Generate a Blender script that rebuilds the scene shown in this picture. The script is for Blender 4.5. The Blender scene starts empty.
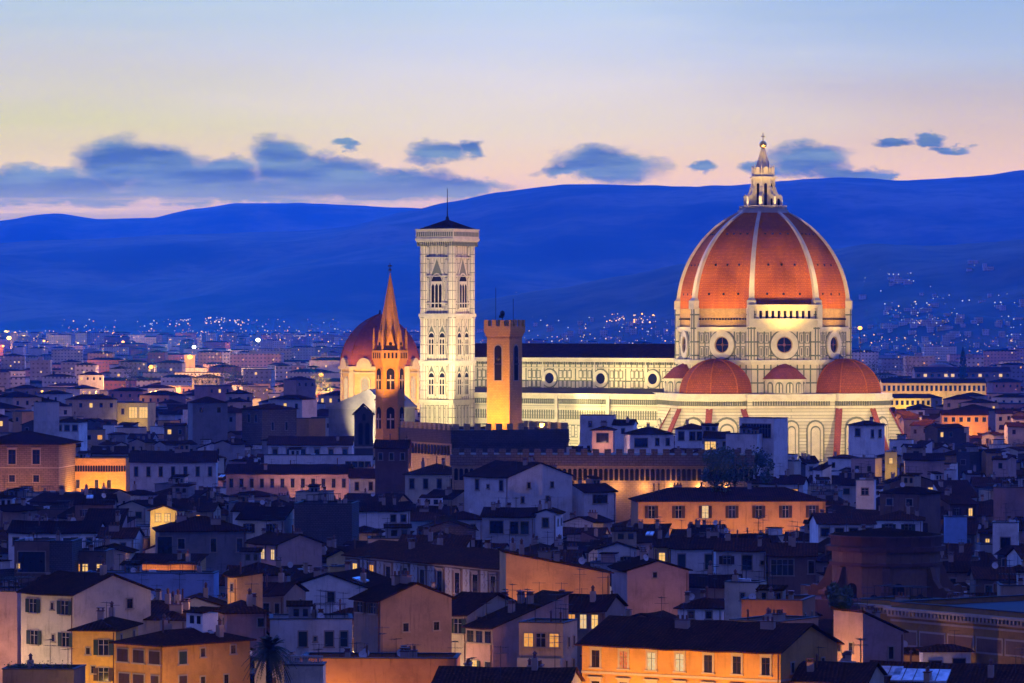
import bpy, math, random
from mathutils import Vector, noise
R = math.radians
random.seed(7)
SC = bpy.context.scene
COL = SC.collection
F, H, CZ = 4170.0, 327.0, 55.0          # focal length in pixels, horizon row, camera height in metres

# ------------------------------------------------------------------ camera, sky, light, exposure
cam = bpy.data.cameras.new('camera')
camo = bpy.data.objects.new('camera', cam)
COL.objects.link(camo)
camo.location = (0, 0, CZ)
camo.rotation_euler = (R(90) - 14.5 / F, 0, 0)
cam.sensor_width = 36
cam.lens = F / 1024 * 36
cam.clip_start, cam.clip_end = 5, 90000
SC.camera = camo

SC.view_settings.view_transform = 'Standard'
SC.view_settings.look = 'None'
SC.view_settings.exposure = 0.0
SC.view_settings.gamma = 1.0
SC.cycles.use_denoising = True
SC.cycles.max_bounces = 4
SC.cycles.diffuse_bounces = 2
SC.cycles.glossy_bounces = 2
SC.cycles.volume_bounces = 0
SC.cycles.transparent_max_bounces = 4
SC.cycles.sample_clamp_indirect = 4
SC.cycles.caustics_reflective = False
SC.cycles.caustics_refractive = False

def lin(r, g, b):
    return tuple(((c / 255 + .055) / 1.055) ** 2.4 if c > 10 else c / 3294.6 for c in (r, g, b))

class NT:
    """small helper to write node trees"""
    def __init__(s, tree):
        s.t = tree; s.n = tree.nodes; s.l = tree.links
    def new(s, typ, **kw):
        n = s.n.new(typ)
        for k, v in kw.items():
            setattr(n, k, v)
        return n
    def put(s, sock, v):
        if v is None: return
        if isinstance(v, bpy.types.NodeSocket): s.l.new(v, sock)
        elif isinstance(v, (tuple, list)):
            if len(v) == 3 and sock.type == 'RGBA': v = (*v, 1)
            sock.default_value = v
        else: sock.default_value = v
    def m(s, op, a, b=None, c=None, clamp=False):
        n = s.new('ShaderNodeMath', operation=op, use_clamp=clamp)
        for i, v in enumerate((a, b, c)): s.put(n.inputs[i], v)
        return n.outputs[0]
    def smooth(s, x, a, b):
        n = s.new('ShaderNodeMapRange', interpolation_type='SMOOTHSTEP')
        for i, v in enumerate((x, a, b, 0.0, 1.0)): s.put(n.inputs[i], v)
        return n.outputs[0]
    def mix(s, f, a, b, mode='MIX'):
        n = s.new('ShaderNodeMix', data_type='RGBA', blend_type=mode)
        s.put(n.inputs[0], f); s.put(n.inputs[6], a); s.put(n.inputs[7], b)
        return n.outputs[2]
    def ramp(s, x, stops):
        n = s.new('ShaderNodeValToRGB')
        e = n.color_ramp.elements
        while len(e) < len(stops): e.new(0.5)
        for i, (p, c) in enumerate(stops):
            e[i].position = p; e[i].color = (*c, 1)
        s.put(n.inputs[0], x)
        return n.outputs[0]
    def noise(s, vec, scale, detail=3, rough=.55, dim='3D'):
        n = s.new('ShaderNodeTexNoise', noise_dimensions=dim)
        s.put(n.inputs['Vector'], vec)
        n.inputs['Scale'].default_value = scale; n.inputs['Detail'].default_value = detail
        n.inputs['Roughness'].default_value = rough
        return n.outputs['Fac']
    def xyz(s, x, y, z=0.0):
        n = s.new('ShaderNodeCombineXYZ')
        for i, v in enumerate((x, y, z)): s.put(n.inputs[i], v)
        return n.outputs[0]

DOME = (.105, .118, .47)
DUSK = (.08, .62, 4.2)                    # blue of the western half of the dome, above the hills
HAZE_COL, HAZE_DEN, HAZE_TOP, HAZE_S = (.006, .30, 1.0), 5.0e-5, 700.0, (.1, .28, 1.05)
SUN_EL, SUN_AZ = R(0.6), R(-57)          # afterglow low in the west, to the left of the view
def make_world():
    w = bpy.data.worlds.new('World'); SC.world = w; w.use_nodes = True
    t = NT(w.node_tree); t.n.clear()
    tc = t.new('ShaderNodeTexCoord').outputs['Generated']
    sep = t.new('ShaderNodeSeparateXYZ'); t.put(sep.inputs[0], tc)
    x, y, z = sep.outputs
    yc = t.m('MAXIMUM', y, 0.08)
    U = t.m('MULTIPLY', t.m('DIVIDE', x, yc), F / 1000)
    V = t.m('MULTIPLY', t.m('DIVIDE', z, yc), F / 1000)
    # low western sky: cream on the left, rose on the right, pale blue above
    k = 1.0
    def g(r, g_, b, s=1.0):
        c = lin(r, g_, b); return (c[0] * s, c[1] * s, c[2] * s)
    def sk(v, r, g_, b):
        sl_ = max(.02, v / 4.17); L_ = min(22500, (HAZE_TOP - CZ) / sl_); c = lin(r, g_, b); o_ = []
        for q, hc, s_ in zip(c, HAZE_COL, HAZE_S):
            T_ = math.exp(-HAZE_DEN * hc * L_); o_.append(max(0.0, min(2.6, (q - s_ * (1 - T_)) / T_)))
        return tuple(o_)
    def rs(x_, stops): return t.ramp(x_, [(p_, sk(p_, *c_)) for p_, c_ in stops])
    Lr = rs(V, [(0, (110, 120, 195)), (.105, (170, 168, 210)), (.13, (215, 195, 195)), (.158, (236, 214, 150)), (.182, (224, 210, 162)), (.207, (216, 213, 190)),
                (.232, (213, 210, 205)), (.267, (205, 206, 218)), (.327, (180, 204, 231)), (.6, (70, 115, 205))])
    Cr = rs(V, [(0, (120, 115, 180)), (.11, (225, 185, 190)), (.155, (241, 210, 194)), (.197, (231, 218, 214)), (.242, (224, 219, 230)), (.282, (205, 214, 240)), (.327, (190, 212, 242)), (.6, (70, 115, 205))])
    Rr = rs(V, [(0, (130, 110, 170)), (.11, (226, 190, 196)), (.15, (240, 203, 196)), (.2, (216, 196, 203)), (.237, (196, 191, 212)),
                (.272, (178, 195, 229)), (.327, (160, 188, 231)), (.6, (70, 115, 205))])
    nz = t.noise(t.xyz(t.m('MULTIPLY', U, 1.3), t.m('MULTIPLY', V, 9)), 2.0, 3)
    Uw = t.m('ADD', U, t.m('MULTIPLY', t.m('SUBTRACT', nz, .5), .4))
    low = t.mix(t.smooth(Uw, .0, .5), t.mix(t.smooth(Uw, -.5, .02), Lr, Cr), Rr)
    # long thin streaks of high cloud
    stv = t.xyz(t.m('MULTIPLY', U, 1.0), t.m('MULTIPLY', V, 14))
    st = t.smooth(t.noise(stv, 3.0, 4), .46, .72)
    low = t.mix(t.m('MULTIPLY', st, .07), low, sk(.24, 250, 232, 226))
    # cloud bank and small clouds over the hills
    wv = t.xyz(t.m('MULTIPLY', U, 1.0), t.m('MULTIPLY', V, 2.0))
    n1 = t.noise(wv, 13, 4, .55); n2 = t.noise(wv, 7, 3, .6); n3 = t.noise(wv, 21, 5, .6)
    Ud = t.m('ADD', U, t.m('MULTIPLY', t.m('SUBTRACT', n1, .5), .075))
    Vd = t.m('ADD', V, t.m('MULTIPLY', t.m('SUBTRACT', n3, .5), .034))
    clouds = [(-20, 186, 90, 20), (52, 184, 80, 20), (215, 186, 120, 16), (380, 192, 110, 14), (118, 162, 46, 30), (160, 166, 56, 25), (214, 174, 64, 20), (276, 163, 36, 28), (322, 176, 70, 22),
              (398, 184, 80, 20), (452, 188, 66, 12), (432, 153, 34, 15), (468, 149, 19, 9), (606, 166, 64, 21), (565, 172, 34, 8), (699, 168, 16, 8),
              (812, 160, 42, 21), (852, 174, 48, 11), (934, 139, 22, 7), (954, 148, 22, 6), (888, 143, 26, 5), (884, 176, 18, 4), (345, 144, 16, 6), (770, 168, 30, 8), (60, 196, 130, 12), (250, 194, 150, 12)]
    den = None
    for cx, cy, rx, ry in clouds:
        a = t.m('MULTIPLY', t.m('SUBTRACT', Ud, (cx - 512) / 1000), 1000 / rx)
        b = t.m('MULTIPLY', t.m('SUBTRACT', Vd, (327 - cy) / 1000), 1000 / ry)
        q = t.m('SUBTRACT', 1.0, t.m('ADD', t.m('MULTIPLY', a, a), t.m('MULTIPLY', b, b)))
        den = q if den is None else t.m('SMOOTH_MAX', den, q, .25)
    den = t.m('ADD', den, t.m('MULTIPLY', t.m('SUBTRACT', n2, .5), .95))
    al = t.smooth(den, -.25, .75)
    fine = t.noise(t.xyz(t.m('MULTIPLY', U, 1.0), t.m('MULTIPLY', V, 6)), 9, 4)
    ccol = t.mix(t.smooth(fine, .32, .72), sk(.15, 58, 112, 188), sk(.15, 118, 156, 214))
    ccol = t.mix(t.smooth(V, .155, .118), ccol, sk(.12, 142, 160, 210))
    rim = t.mix(t.smooth(den, -.3, .22), sk(.15, 222, 176, 190), ccol)
    low = t.mix(t.m('MULTIPLY', al, .95), low, rim)
    # pale band under the cloud bank
    band = t.m('MULTIPLY', t.smooth(V, .135, .118), t.smooth(U, .02, -.06))
    bn = t.smooth(t.noise(t.xyz(t.m('MULTIPLY', U, 2.0), t.m('MULTIPLY', V, 30)), 5, 3), .42, .66)
    low = t.mix(t.m('MULTIPLY', band, bn), low, sk(.12, 220, 196, 210))
    # upper dusk dome
    sky = t.new('ShaderNodeTexSky', sky_type='NISHITA', sun_disc=False, sun_elevation=SUN_EL, sun_rotation=SUN_AZ, altitude=60, air_density=1.0, dust_density=.6, ozone_density=4.0)
    deep = t.mix(1.0, t.mix(1.0, sky.outputs[0], (.03, .03, .03), 'MULTIPLY'), DOME, 'ADD')
    deep = t.mix(t.m('MULTIPLY', t.smooth(y, .05, .7), t.smooth(z, .95, .4)), deep, DUSK)
    up = t.smooth(z, .085, .2)
    front = t.smooth(y, .45, .85)
    hor = t.mix(front, (.05, .08, .50), low)
    col = t.mix(up, hor, deep)
    col = t.mix(t.smooth(z, -.002, -.02), col, (.01, .012, .03))
    bg = t.new('ShaderNodeBackground'); t.put(bg.inputs[0], col); bg.inputs[1].default_value = 1.0
    out = t.new('ShaderNodeOutputWorld'); t.l.new(bg.outputs[0], out.inputs[0])
make_world()

sl = bpy.data.lights.new('sun', 'SUN'); sl.energy = .12; sl.angle = R(25); sl.color = (1, .62, .5)
so = bpy.data.objects.new('sun', sl); COL.objects.link(so)
so.rotation_euler = (R(90) - R(4), 0, R(180) - SUN_AZ)

def spot(loc, target, power, color=(1, .8, .5), size=50, blend=.6, radius=.6):
    l = bpy.data.lights.new('floodlight', 'SPOT'); l.energy = power; l.color = color
    l.spot_size = R(size); l.spot_blend = blend; l.shadow_soft_size = radius
    o = bpy.data.objects.new('floodlight', l); COL.objects.link(o); o.location = loc
    o.rotation_euler = (Vector(target) - Vector(loc)).to_track_quat('-Z', 'Y').to_euler()
    return o
def glow(loc, power, color=(1, .55, .2), radius=.3, parent=None):
    l = bpy.data.lights.new('lamp_light', 'POINT'); l.energy = power; l.color = color; l.shadow_soft_size = radius
    o = bpy.data.objects.new('lamp_light', l); COL.objects.link(o); o.location = loc
    if parent: o.parent = parent
    return o
def at(px, py, Y):
    return ((px - 512) / F * Y, Y, CZ - (py - H) / F * Y)
def pix(p):
    return (512 + p[0] * F / p[1], H + (CZ - p[2]) * F / p[1])

# ------------------------------------------------------------------ materials
MATS = {}
def base_mat(name):
    m = bpy.data.materials.new(name); m.use_nodes = True
    t = NT(m.node_tree); b = t.n['Principled BSDF']
    MATS[name] = m
    return m, t, b
def coords(t):
    return t.new('ShaderNodeTexCoord').outputs['UV'], t.new('ShaderNodeObjectInfo').outputs['Random']

def plaster(name, rgb, wear=.85, rough=.9):
    m, t, b = base_mat(name)
    uv, rnd = coords(t)
    mp = t.new('ShaderNodeMapping'); t.put(mp.inputs[0], uv)
    t.put(mp.inputs['Location'], t.xyz(t.m('MULTIPLY', rnd, 91.0), t.m('MULTIPLY', rnd, 57.0)))
    v = mp.outputs[0]
    big = t.noise(v, .22, 5, .6)
    mp2 = t.new('ShaderNodeMapping'); t.put(mp2.inputs[0], v); mp2.inputs['Scale'].default_value = (1.6, .16, 1)
    streak = t.noise(mp2.outputs[0], 1.2, 4, .6)
    c = t.mix(t.m('MULTIPLY', t.smooth(big, .42, .72), wear), rgb, tuple(k * .58 for k in rgb))
    c = t.mix(t.m('MULTIPLY', t.smooth(streak, .52, .78), wear), c, tuple(k * .45 for k in rgb))
    pt = t.noise(v, .6, 6, .7)
    c = t.mix(t.m('MULTIPLY', t.smooth(pt, .56, .60), .3 * wear), c, tuple(k * .6 for k in rgb))
    c = t.mix(t.m('MULTIPLY', t.smooth(pt, .42, .39), .3 * wear), c, tuple(min(1, k * 1.25) for k in rgb))
    fine = t.noise(v, 3.5, 3)
    c = t.mix(t.m('MULTIPLY', t.smooth(fine, .3, .8), .25), c, tuple(min(1, k * 1.15) for k in rgb))
    hs = t.new('ShaderNodeHueSaturation'); t.put(hs.inputs['Color'], c)
    t.put(hs.inputs['Value'], t.m('MULTIPLY_ADD', rnd, .5, .62)); t.put(hs.inputs['Hue'], t.m('MULTIPLY_ADD', rnd, .03, .485))
    t.put(b.inputs['Base Color'], hs.outputs[0]); b.inputs['Roughness'].default_value = rough; b.inputs['Specular IOR Level'].default_value = .1
    return m
def bricky(name, c1, c2, mortar, w, h, mort=.03, bump=.3, rnd_amt=1.0, rough=.85, offset=.5):
    m, t, b = base_mat(name)
    uv, rnd = coords(t)
    br = t.new('ShaderNodeTexBrick', offset=offset)
    t.put(br.inputs['Vector'], uv); t.put(br.inputs['Color1'], c1); t.put(br.inputs['Color2'], c2); t.put(br.inputs['Mortar'], mortar)
    br.inputs['Scale'].default_value = 1.0; br.inputs['Mortar Size'].default_value = mort; br.inputs['Brick Width'].default_value = w; br.inputs['Row Height'].default_value = h
    n = t.noise(uv, .35, 5, .65)
    c = t.mix(t.m('MULTIPLY', t.smooth(n, .4, .75), .5 * rnd_amt), br.outputs[0], tuple(k * .5 for k in c1))
    mp3 = t.new('ShaderNodeMapping'); t.put(mp3.inputs[0], uv); mp3.inputs['Scale'].default_value = (1.0, .12, 1)
    c = t.mix(t.m('MULTIPLY', t.smooth(t.noise(mp3.outputs[0], .8, 4, .65), .5, .75), min(.6, .35 * rnd_amt)), c, tuple(k * .38 for k in c1))
    n2 = t.noise(uv, 2.2, 3)
    c = t.mix(t.m('MULTIPLY', t.smooth(n2, .35, .8), .3 * rnd_amt), c, tuple(min(1, k * 1.35) for k in c2))
    t.put(b.inputs['Base Color'], c); b.inputs['Roughness'].default_value = rough; b.inputs['Specular IOR Level'].default_value = .03
    if bump:
        bp = t.new('ShaderNodeBump'); bp.inputs['Strength'].default_value = bump; bp.inputs['Distance'].default_value = .05
        t.put(bp.inputs['Height'], t.m('SUBTRACT', 1.0, br.outputs['Fac'])); t.l.new(bp.outputs[0], b.inputs['Normal'])
    return m
def roof_mat(name, a, bcol):
    m, t, b = base_mat(name)
    uv, rnd = coords(t)
    mp = t.new('ShaderNodeMapping'); t.put(mp.inputs[0], uv); t.put(mp.inputs['Location'], t.xyz(t.m('MULTIPLY', rnd, 71.0), t.m('MULTIPLY', rnd, 33.0)))
    v = mp.outputs[0]
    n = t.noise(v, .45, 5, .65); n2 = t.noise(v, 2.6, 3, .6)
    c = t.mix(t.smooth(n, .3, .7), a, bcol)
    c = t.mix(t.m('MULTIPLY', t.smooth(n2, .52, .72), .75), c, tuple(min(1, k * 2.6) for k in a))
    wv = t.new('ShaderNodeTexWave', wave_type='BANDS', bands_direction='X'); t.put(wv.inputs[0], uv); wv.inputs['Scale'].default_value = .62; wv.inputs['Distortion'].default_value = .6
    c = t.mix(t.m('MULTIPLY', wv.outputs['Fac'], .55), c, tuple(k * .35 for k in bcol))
    hs = t.new('ShaderNodeHueSaturation'); t.put(hs.inputs['Color'], c); t.put(hs.inputs['Value'], t.m('MULTIPLY_ADD', rnd, .6, .7))
    t.put(b.inputs['Base Color'], hs.outputs[0]); b.inputs['Roughness'].default_value = .9; b.inputs['Specular IOR Level'].default_value = 0
    bp = t.new('ShaderNodeBump'); bp.inputs['Strength'].default_value = .6; bp.inputs['Distance'].default_value = .08
    t.put(bp.inputs['Height'], wv.outputs['Fac']); t.l.new(bp.outputs[0], b.inputs['Normal'])
    return m
def simple(name, rgb, rough=.7, metal=0.0, var=.3, scale=1.0):
    m, t, b = base_mat(name)
    v = t.new('ShaderNodeTexCoord').outputs['Object']
    n = t.noise(v, scale, 4, .6)
    c = t.mix(t.m('MULTIPLY', t.smooth(n, .35, .7), var), rgb, tuple(k * .5 for k in rgb))
    t.put(b.inputs['Base Color'], c); b.inputs['Specular IOR Level'].default_value = .15; b.inputs['Roughness'].default_value = rough; b.inputs['Metallic'].default_value = metal
    return m
def emit(name, rgb, s, rgb2=None, scale=1.3):
    m, t, b = base_mat(name)
    b.inputs['Base Color'].default_value = (0, 0, 0, 1); b.inputs['Specular IOR Level'].default_value = 0
    v, rnd = coords(t)
    n = t.noise(v, scale, 2)
    t.put(b.inputs['Emission Color'], t.mix(t.smooth(n, .3, .7), rgb, rgb2 or tuple(k * .55 for k in rgb)))
    b.inputs['Emission Strength'].default_value = s
    m.cycles.emission_sampling = 'NONE'
    return m

WALLS = {'white': (.78, .76, .74), 'cream': (.62, .54, .42), 'ochre': (.66, .38, .09), 'pink': (.56, .36, .31), 'orange': (.58, .30, .12),
         'grey': (.33, .31, .31), 'tan': (.45, .33, .23), 'brown': (.20, .12, .085), 'yellow': (.66, .50, .20), 'blue': (.34, .42, .60), 'umber': (.34, .21, .07), 'drum_brown': (.20, .115, .08), 'terrace': (.16, .13, .11)}
for k_, c_ in WALLS.items(): plaster(k_, c_)
bricky('stone', (.26, .19, .13), (.20, .145, .10), (.07, .05, .04), 1.3, .55, .05, .8)
bricky('rubble', (.13, .11, .10), (.10, .085, .08), (.05, .045, .045), .6, .35, .05, .6)
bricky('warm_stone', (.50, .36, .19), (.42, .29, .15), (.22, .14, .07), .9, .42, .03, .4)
bricky('dark_stone', (.11, .085, .075), (.09, .07, .06), (.04, .03, .03), .9, .42, .03, .4)
bricky('marble', (.70, .62, .46), (.60, .53, .38), (.10, .12, .08), 2.1, 4.2, .24, 0, .45, .55, 0)
bricky('marble_band', (.72, .67, .54), (.56, .50, .36), (.26, .26, .19), 60.0, 1.0, .10, 0, .5, .55)
bricky('campanile_marble', (.74, .65, .50), (.64, .55, .42), (.22, .20, .15), 1.5, 2.9, .13, 0, .45, .55, 0)
simple('marble_trim', (.70, .62, .47), .5, 0, .35, .4)
simple('marble_dark', (.17, .18, .13), .5, 0, .3, .6)
bricky('raw_brick', (.40, .26, .12), (.32, .20, .09), (.18, .11, .05), 1.0, .38, .03, .3)
bricky('half_dome_tile', (.40, .105, .012), (.27, .065, .01), (.10, .022, .006), .8, .6, .06, .7, 1.6, .85)
bricky('dome_tile', (.62, .175, .008), (.43, .11, .008), (.16, .03, .008), .75, .55, .05, .7, 1.6, .8)
bricky('chapel_tile', (.33, .085, .05), (.24, .065, .045), (.12, .035, .03), .8, .6, .04, .4, 1.0, .8)
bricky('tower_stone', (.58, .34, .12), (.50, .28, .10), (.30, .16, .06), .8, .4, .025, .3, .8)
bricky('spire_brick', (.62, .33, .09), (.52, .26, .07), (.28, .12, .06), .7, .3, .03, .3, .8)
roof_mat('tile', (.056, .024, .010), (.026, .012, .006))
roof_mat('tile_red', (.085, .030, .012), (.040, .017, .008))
simple('lead', (.055, .047, .045), .8)
simple('dark_metal', (.04, .04, .045), .5, .6)
simple('gold', (.9, .62, .18), .3, 1.0, .15)
simple('wood', (.055, .035, .025), .7)
simple('shutter_green', (.03, .05, .045), .65)
simple('shutter_brown', (.06, .035, .022), .65)
simple('frame_white', (.42, .40, .36), .6)
simple('surround', (.34, .28, .22), .8)
simple('stone_trim', (.40, .33, .26), .85)
simple('dark_hole', (.012, .010, .010), .9)
simple('copper', (.16, .07, .045), .6)
simple('chimney_plaster', (.40, .30, .24), .9)
simple('tent_white', (.30, .28, .27), .85)
simple('asphalt', (.05, .05, .05), .9, 0, .4, .02)
simple('bark', (.05, .035, .025), .9)
simple('dish_white', (.62, .63, .66), .5)
simple('water_tank', (.25, .40, .65), .5)
def glass(name, rgb, rough=.12):
    m, t, b = base_mat(name)
    n = t.noise(t.new('ShaderNodeTexCoord').outputs['Object'], .9, 2)
    t.put(b.inputs['Base Color'], t.mix(t.smooth(n, .3, .7), rgb, tuple(k * .5 for k in rgb)))
    b.inputs['Roughness'].default_value = rough; b.inputs['Specular IOR Level'].default_value = .6
glass('glass_dark', (.016, .016, .02))
glass('skylight', (.62, .72, .85), .25)
emit('lit_warm', (1.0, .50, .10), 1.0, (1.0, .68, .26), 2.5)
emit('lit_amber', (1.0, .34, .05), .8, (1.0, .50, .12), 2.5)
emit('lit_red', (1.0, .14, .04), .7, (1.0, .40, .10), 2.5)
emit('lit_pale', (1.0, .74, .40), .85, (1.0, .56, .20), 2.5)
emit('lamp_orange', (1.0, .40, .06), 3.2, (1.0, .5, .1))
emit('lamp_white', (.85, .95, 1.0), 6.0, (.9, 1.0, .9))
emit('lamp_yellow', (1.0, .72, .20), 2.6, (1.0, .8, .3))
emit('glow_far', (1.0, .5, .2), 1.2, (1.0, .85, .6), .02)
emit('glow_white', (.75, .8, 1.0), .8, (.6, .7, 1.0), .02)
def leaf_mat(name, a, b_):
    m, t, b = base_mat(name)
    v = t.new('ShaderNodeTexCoord').outputs['Object']
    n = t.noise(v, 1.1, 4, .6)
    t.put(b.inputs['Base Color'], t.mix(t.smooth(n, .3, .7), a, b_)); b.inputs['Roughness'].default_value = .7
leaf_mat('leaf', (.055, .085, .03), (.025, .045, .02))
leaf_mat('palm_leaf', (.05, .065, .025), (.02, .03, .015))
def hill_mat(name, a, b_, s):
    m, t, b = base_mat(name)
    v = t.new('ShaderNodeNewGeometry').outputs['Position']
    n = t.noise(v, s, 6, .6); n2 = t.noise(v, s * 9, 3, .6)
    c = t.mix(t.smooth(n, .38, .66), a, b_)
    c = t.mix(t.m('MULTIPLY', t.smooth(n2, .45, .7), .5), c, tuple(k * .5 for k in a))
    t.put(b.inputs['Base Color'], c); b.inputs['Roughness'].default_value = 1.0
hill_mat('forest', (.016, .028, .014), (.15, .14, .08), .0016)
hill_mat('ground', (.045, .040, .038), (.06, .052, .045), .02)
# ------------------------------------------------------------------ mesh builder
class MB:
    def __init__(s):
        s.v = []; s.f = []; s.m = []; s.cur = 0
    def mat(s, i): s.cur = i; return s
    def add(s, vs, fs):
        o = len(s.v); s.v += [tuple(p) for p in vs]
        for f in fs:
            s.f.append(tuple(o + i for i in f)); s.m.append(s.cur)
        return s
    def box(s, x0, x1, y0, y1, z0, z1, rot=0, piv=(0, 0)):
        vs = [(x, y, z) for z in (z0, z1) for x, y in ((x0, y0), (x1, y0), (x1, y1), (x0, y1))]
        if rot:
            c, n = math.cos(rot), math.sin(rot)
            vs = [(piv[0] + (x - piv[0]) * c - (y - piv[1]) * n, piv[1] + (x - piv[0]) * n + (y - piv[1]) * c, z) for x, y, z in vs]
        return s.add(vs, [(3, 2, 1, 0), (4, 5, 6, 7), (0, 1, 5, 4), (1, 2, 6, 5), (2, 3, 7, 6), (3, 0, 4, 7)])
    def prism(s, poly, z0, z1, top=None):
        """poly (ccw) extruded from z0 to z1; top = another polygon of the same length for a tapered body"""
        n = len(poly); top = top or poly
        vs = [(x, y, z0) for x, y in poly] + [(x, y, z1) for x, y in top]
        return s.add(vs, [tuple(range(n - 1, -1, -1)), tuple(range(n, 2 * n))] + [(i, (i + 1) % n, n + (i + 1) % n, n + i) for i in range(n)])
    def cone(s, poly, z0, apex):
        n = len(poly)
        return s.add([(x, y, z0) for x, y in poly] + [apex], [tuple(range(n - 1, -1, -1))] + [(i, (i + 1) % n, n) for i in range(n)])
    def extr(s, prof, a, fn):
        """closed profile of 2d points swept straight between a[0] and a[1]; fn(t, u, v) -> xyz"""
        n = len(prof)
        vs = [fn(a[0], u, v) for u, v in prof] + [fn(a[1], u, v) for u, v in prof]
        return s.add(vs, [tuple(range(n - 1, -1, -1)), tuple(range(n, 2 * n))] + [(i, (i + 1) % n, n + (i + 1) % n, n + i) for i in range(n)])
    def sweep(s, prof, ts, fn, dz):
        n = len(prof); vs = []
        for t in ts:
            o = dz(t); vs += [fn(t, u, v + o) for u, v in prof]
        m = len(ts); fs = [tuple(range(n - 1, -1, -1)), tuple(range((m - 1) * n, m * n))]
        for j in range(m - 1): fs += [(j * n + i, j * n + (i + 1) % n, j * n + n + (i + 1) % n, j * n + n + i) for i in range(n)]
        return s.add(vs, fs)
    def tube(s, p, q, r0, r1=None, k=6):
        r1 = r0 if r1 is None else r1
        p, q = Vector(p), Vector(q); d = (q - p).normalized()
        a = d.orthogonal().normalized(); b = d.cross(a)
        vs = [p + (a * math.cos(2 * math.pi * i / k) + b * math.sin(2 * math.pi * i / k)) * r0 for i in range(k)]
        vs += [q + (a * math.cos(2 * math.pi * i / k) + b * math.sin(2 * math.pi * i / k)) * r1 for i in range(k)]
        return s.add(vs, [tuple(range(k - 1, -1, -1)), tuple(range(k, 2 * k))] + [(i, (i + 1) % k, k + (i + 1) % k, k + i) for i in range(k)])
    def ball(s, c, r, k=8, sz=1.0):
        rows = k // 2
        vs = [(c[0], c[1], c[2] - r * sz)]
        for j in range(1, rows):
            a = -math.pi / 2 + math.pi * j / rows
            for i in range(k):
                t = 2 * math.pi * i / k
                vs.append((c[0] + r * math.cos(a) * math.cos(t), c[1] + r * math.cos(a) * math.sin(t), c[2] + r * sz * math.sin(a)))
        vs.append((c[0], c[1], c[2] + r * sz)); n = len(vs) - 1
        fs = [(0, 1 + (i + 1) % k, 1 + i) for i in range(k)]
        for j in range(rows - 2):
            for i in range(k):
                a, b = 1 + j * k + i, 1 + j * k + (i + 1) % k
                fs.append((a, b, b + k, a + k))
        o = 1 + (rows - 2) * k
        fs += [(o + i, o + (i + 1) % k, n) for i in range(k)]
        return s.add(vs, fs)
    def disc(s, c, n, r, th, k=20, r_in=0.0):
        """a round plate (or ring) of thickness th whose front faces n (horizontal normal)"""
        n = Vector(n).normalized(); t = Vector((-n.y, n.x, 0)).normalized(); b = n.cross(t); c = Vector(c)
        def ring(rr, off): return [c + n * off + (t * math.cos(2 * math.pi * i / k) + b * math.sin(2 * math.pi * i / k)) * rr for i in range(k)]
        if r_in <= 0:
            return s.add(ring(r, 0) + ring(r, th), [tuple(range(k - 1, -1, -1)), tuple(range(k, 2 * k))] + [(i, (i + 1) % k, k + (i + 1) % k, k + i) for i in range(k)])
        vs = ring(r, 0) + ring(r, th) + ring(r_in, th) + ring(r_in, 0); fs = []
        for i in range(k):
            j = (i + 1) % k
            for a in range(4):
                o1, o2 = a * k, ((a + 1) % 4) * k
                fs.append((o1 + i, o1 + j, o2 + j, o2 + i))
        return s.add(vs, fs)
    def arch(s, c, n, w, h, th, pointed=0.0, k=8):
        """an arched plate: c = middle of its foot, total height h, width w, front faces n"""
        n = Vector(n).normalized(); t = Vector((-n.y, n.x, 0)).normalized(); c = Vector(c)
        r = w / 2; hs = h - r * (1 + pointed)
        pts = [(-r, 0), (r, 0)]
        for i in range(k + 1):
            a = math.pi * i / k
            pts.append((r * math.cos(a), hs + r * (1 + pointed) * math.sin(a) ** (1.0 if not pointed else .8)))
        m = len(pts); z = Vector((0, 0, 1))
        vs = [c + t * x + z * y for x, y in pts] + [c + t * x + z * y + n * th for x, y in pts]
        return s.add(vs, [tuple(range(m - 1, -1, -1)), tuple(range(m, 2 * m))] + [(i, (i + 1) % m, m + (i + 1) % m, m + i) for i in range(m)])
    def mesh(s, name, mats):
        me = bpy.data.meshes.new(name)
        me.from_pydata(s.v, [], s.f)
        for m in mats: me.materials.append(MATS[m])
        me.polygons.foreach_set('material_index', s.m)
        uv = me.uv_layers.new(name='UVMap'); data = [0.0] * (2 * len(me.loops))
        for p in me.polygons:
            n = p.normal; hl = math.hypot(n.x, n.y)
            t = Vector((-n.y / hl, n.x / hl, 0)) if hl > .05 else Vector((1, 0, 0))
            b = n.cross(t)
            for li in p.loop_indices:
                co = me.vertices[me.loops[li].vertex_index].co
                data[2 * li] = co.dot(t); data[2 * li + 1] = co.dot(b)
        uv.data.foreach_set('uv', data)
        me.update()
        return me
    def build(s, name, mats, parent=None, loc=None, rz=0):
        if isinstance(mats, str): mats = [mats]
        return link(name, s.mesh(name, mats), parent, loc, rz)
def link(name, me, parent=None, loc=None, rz=0):
    o = bpy.data.objects.new(name, me); COL.objects.link(o)
    if parent: o.parent = parent
    if loc: o.location = loc
    if rz: o.rotation_euler = (0, 0, rz)
    return o
def tag(o, label=None, cat=None, group=None, kind=None):
    if label: o['label'] = label
    if cat: o['category'] = cat
    if group: o['group'] = group
    if kind: o['kind'] = kind
    return o
def thing(name, label, cat, loc=(0, 0, 0), rz=0, group=None):
    o = bpy.data.objects.new(name, None); COL.objects.link(o)
    o.location = loc; o.rotation_euler = (0, 0, rz); o.empty_display_size = 2
    return tag(o, label, cat, group)
def ngon(n, r, a0=0.0, c=(0, 0)):
    return [(c[0] + r * math.cos(a0 + 2 * math.pi * i / n), c[1] + r * math.sin(a0 + 2 * math.pi * i / n)) for i in range(n)]
CACHE = {}
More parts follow.
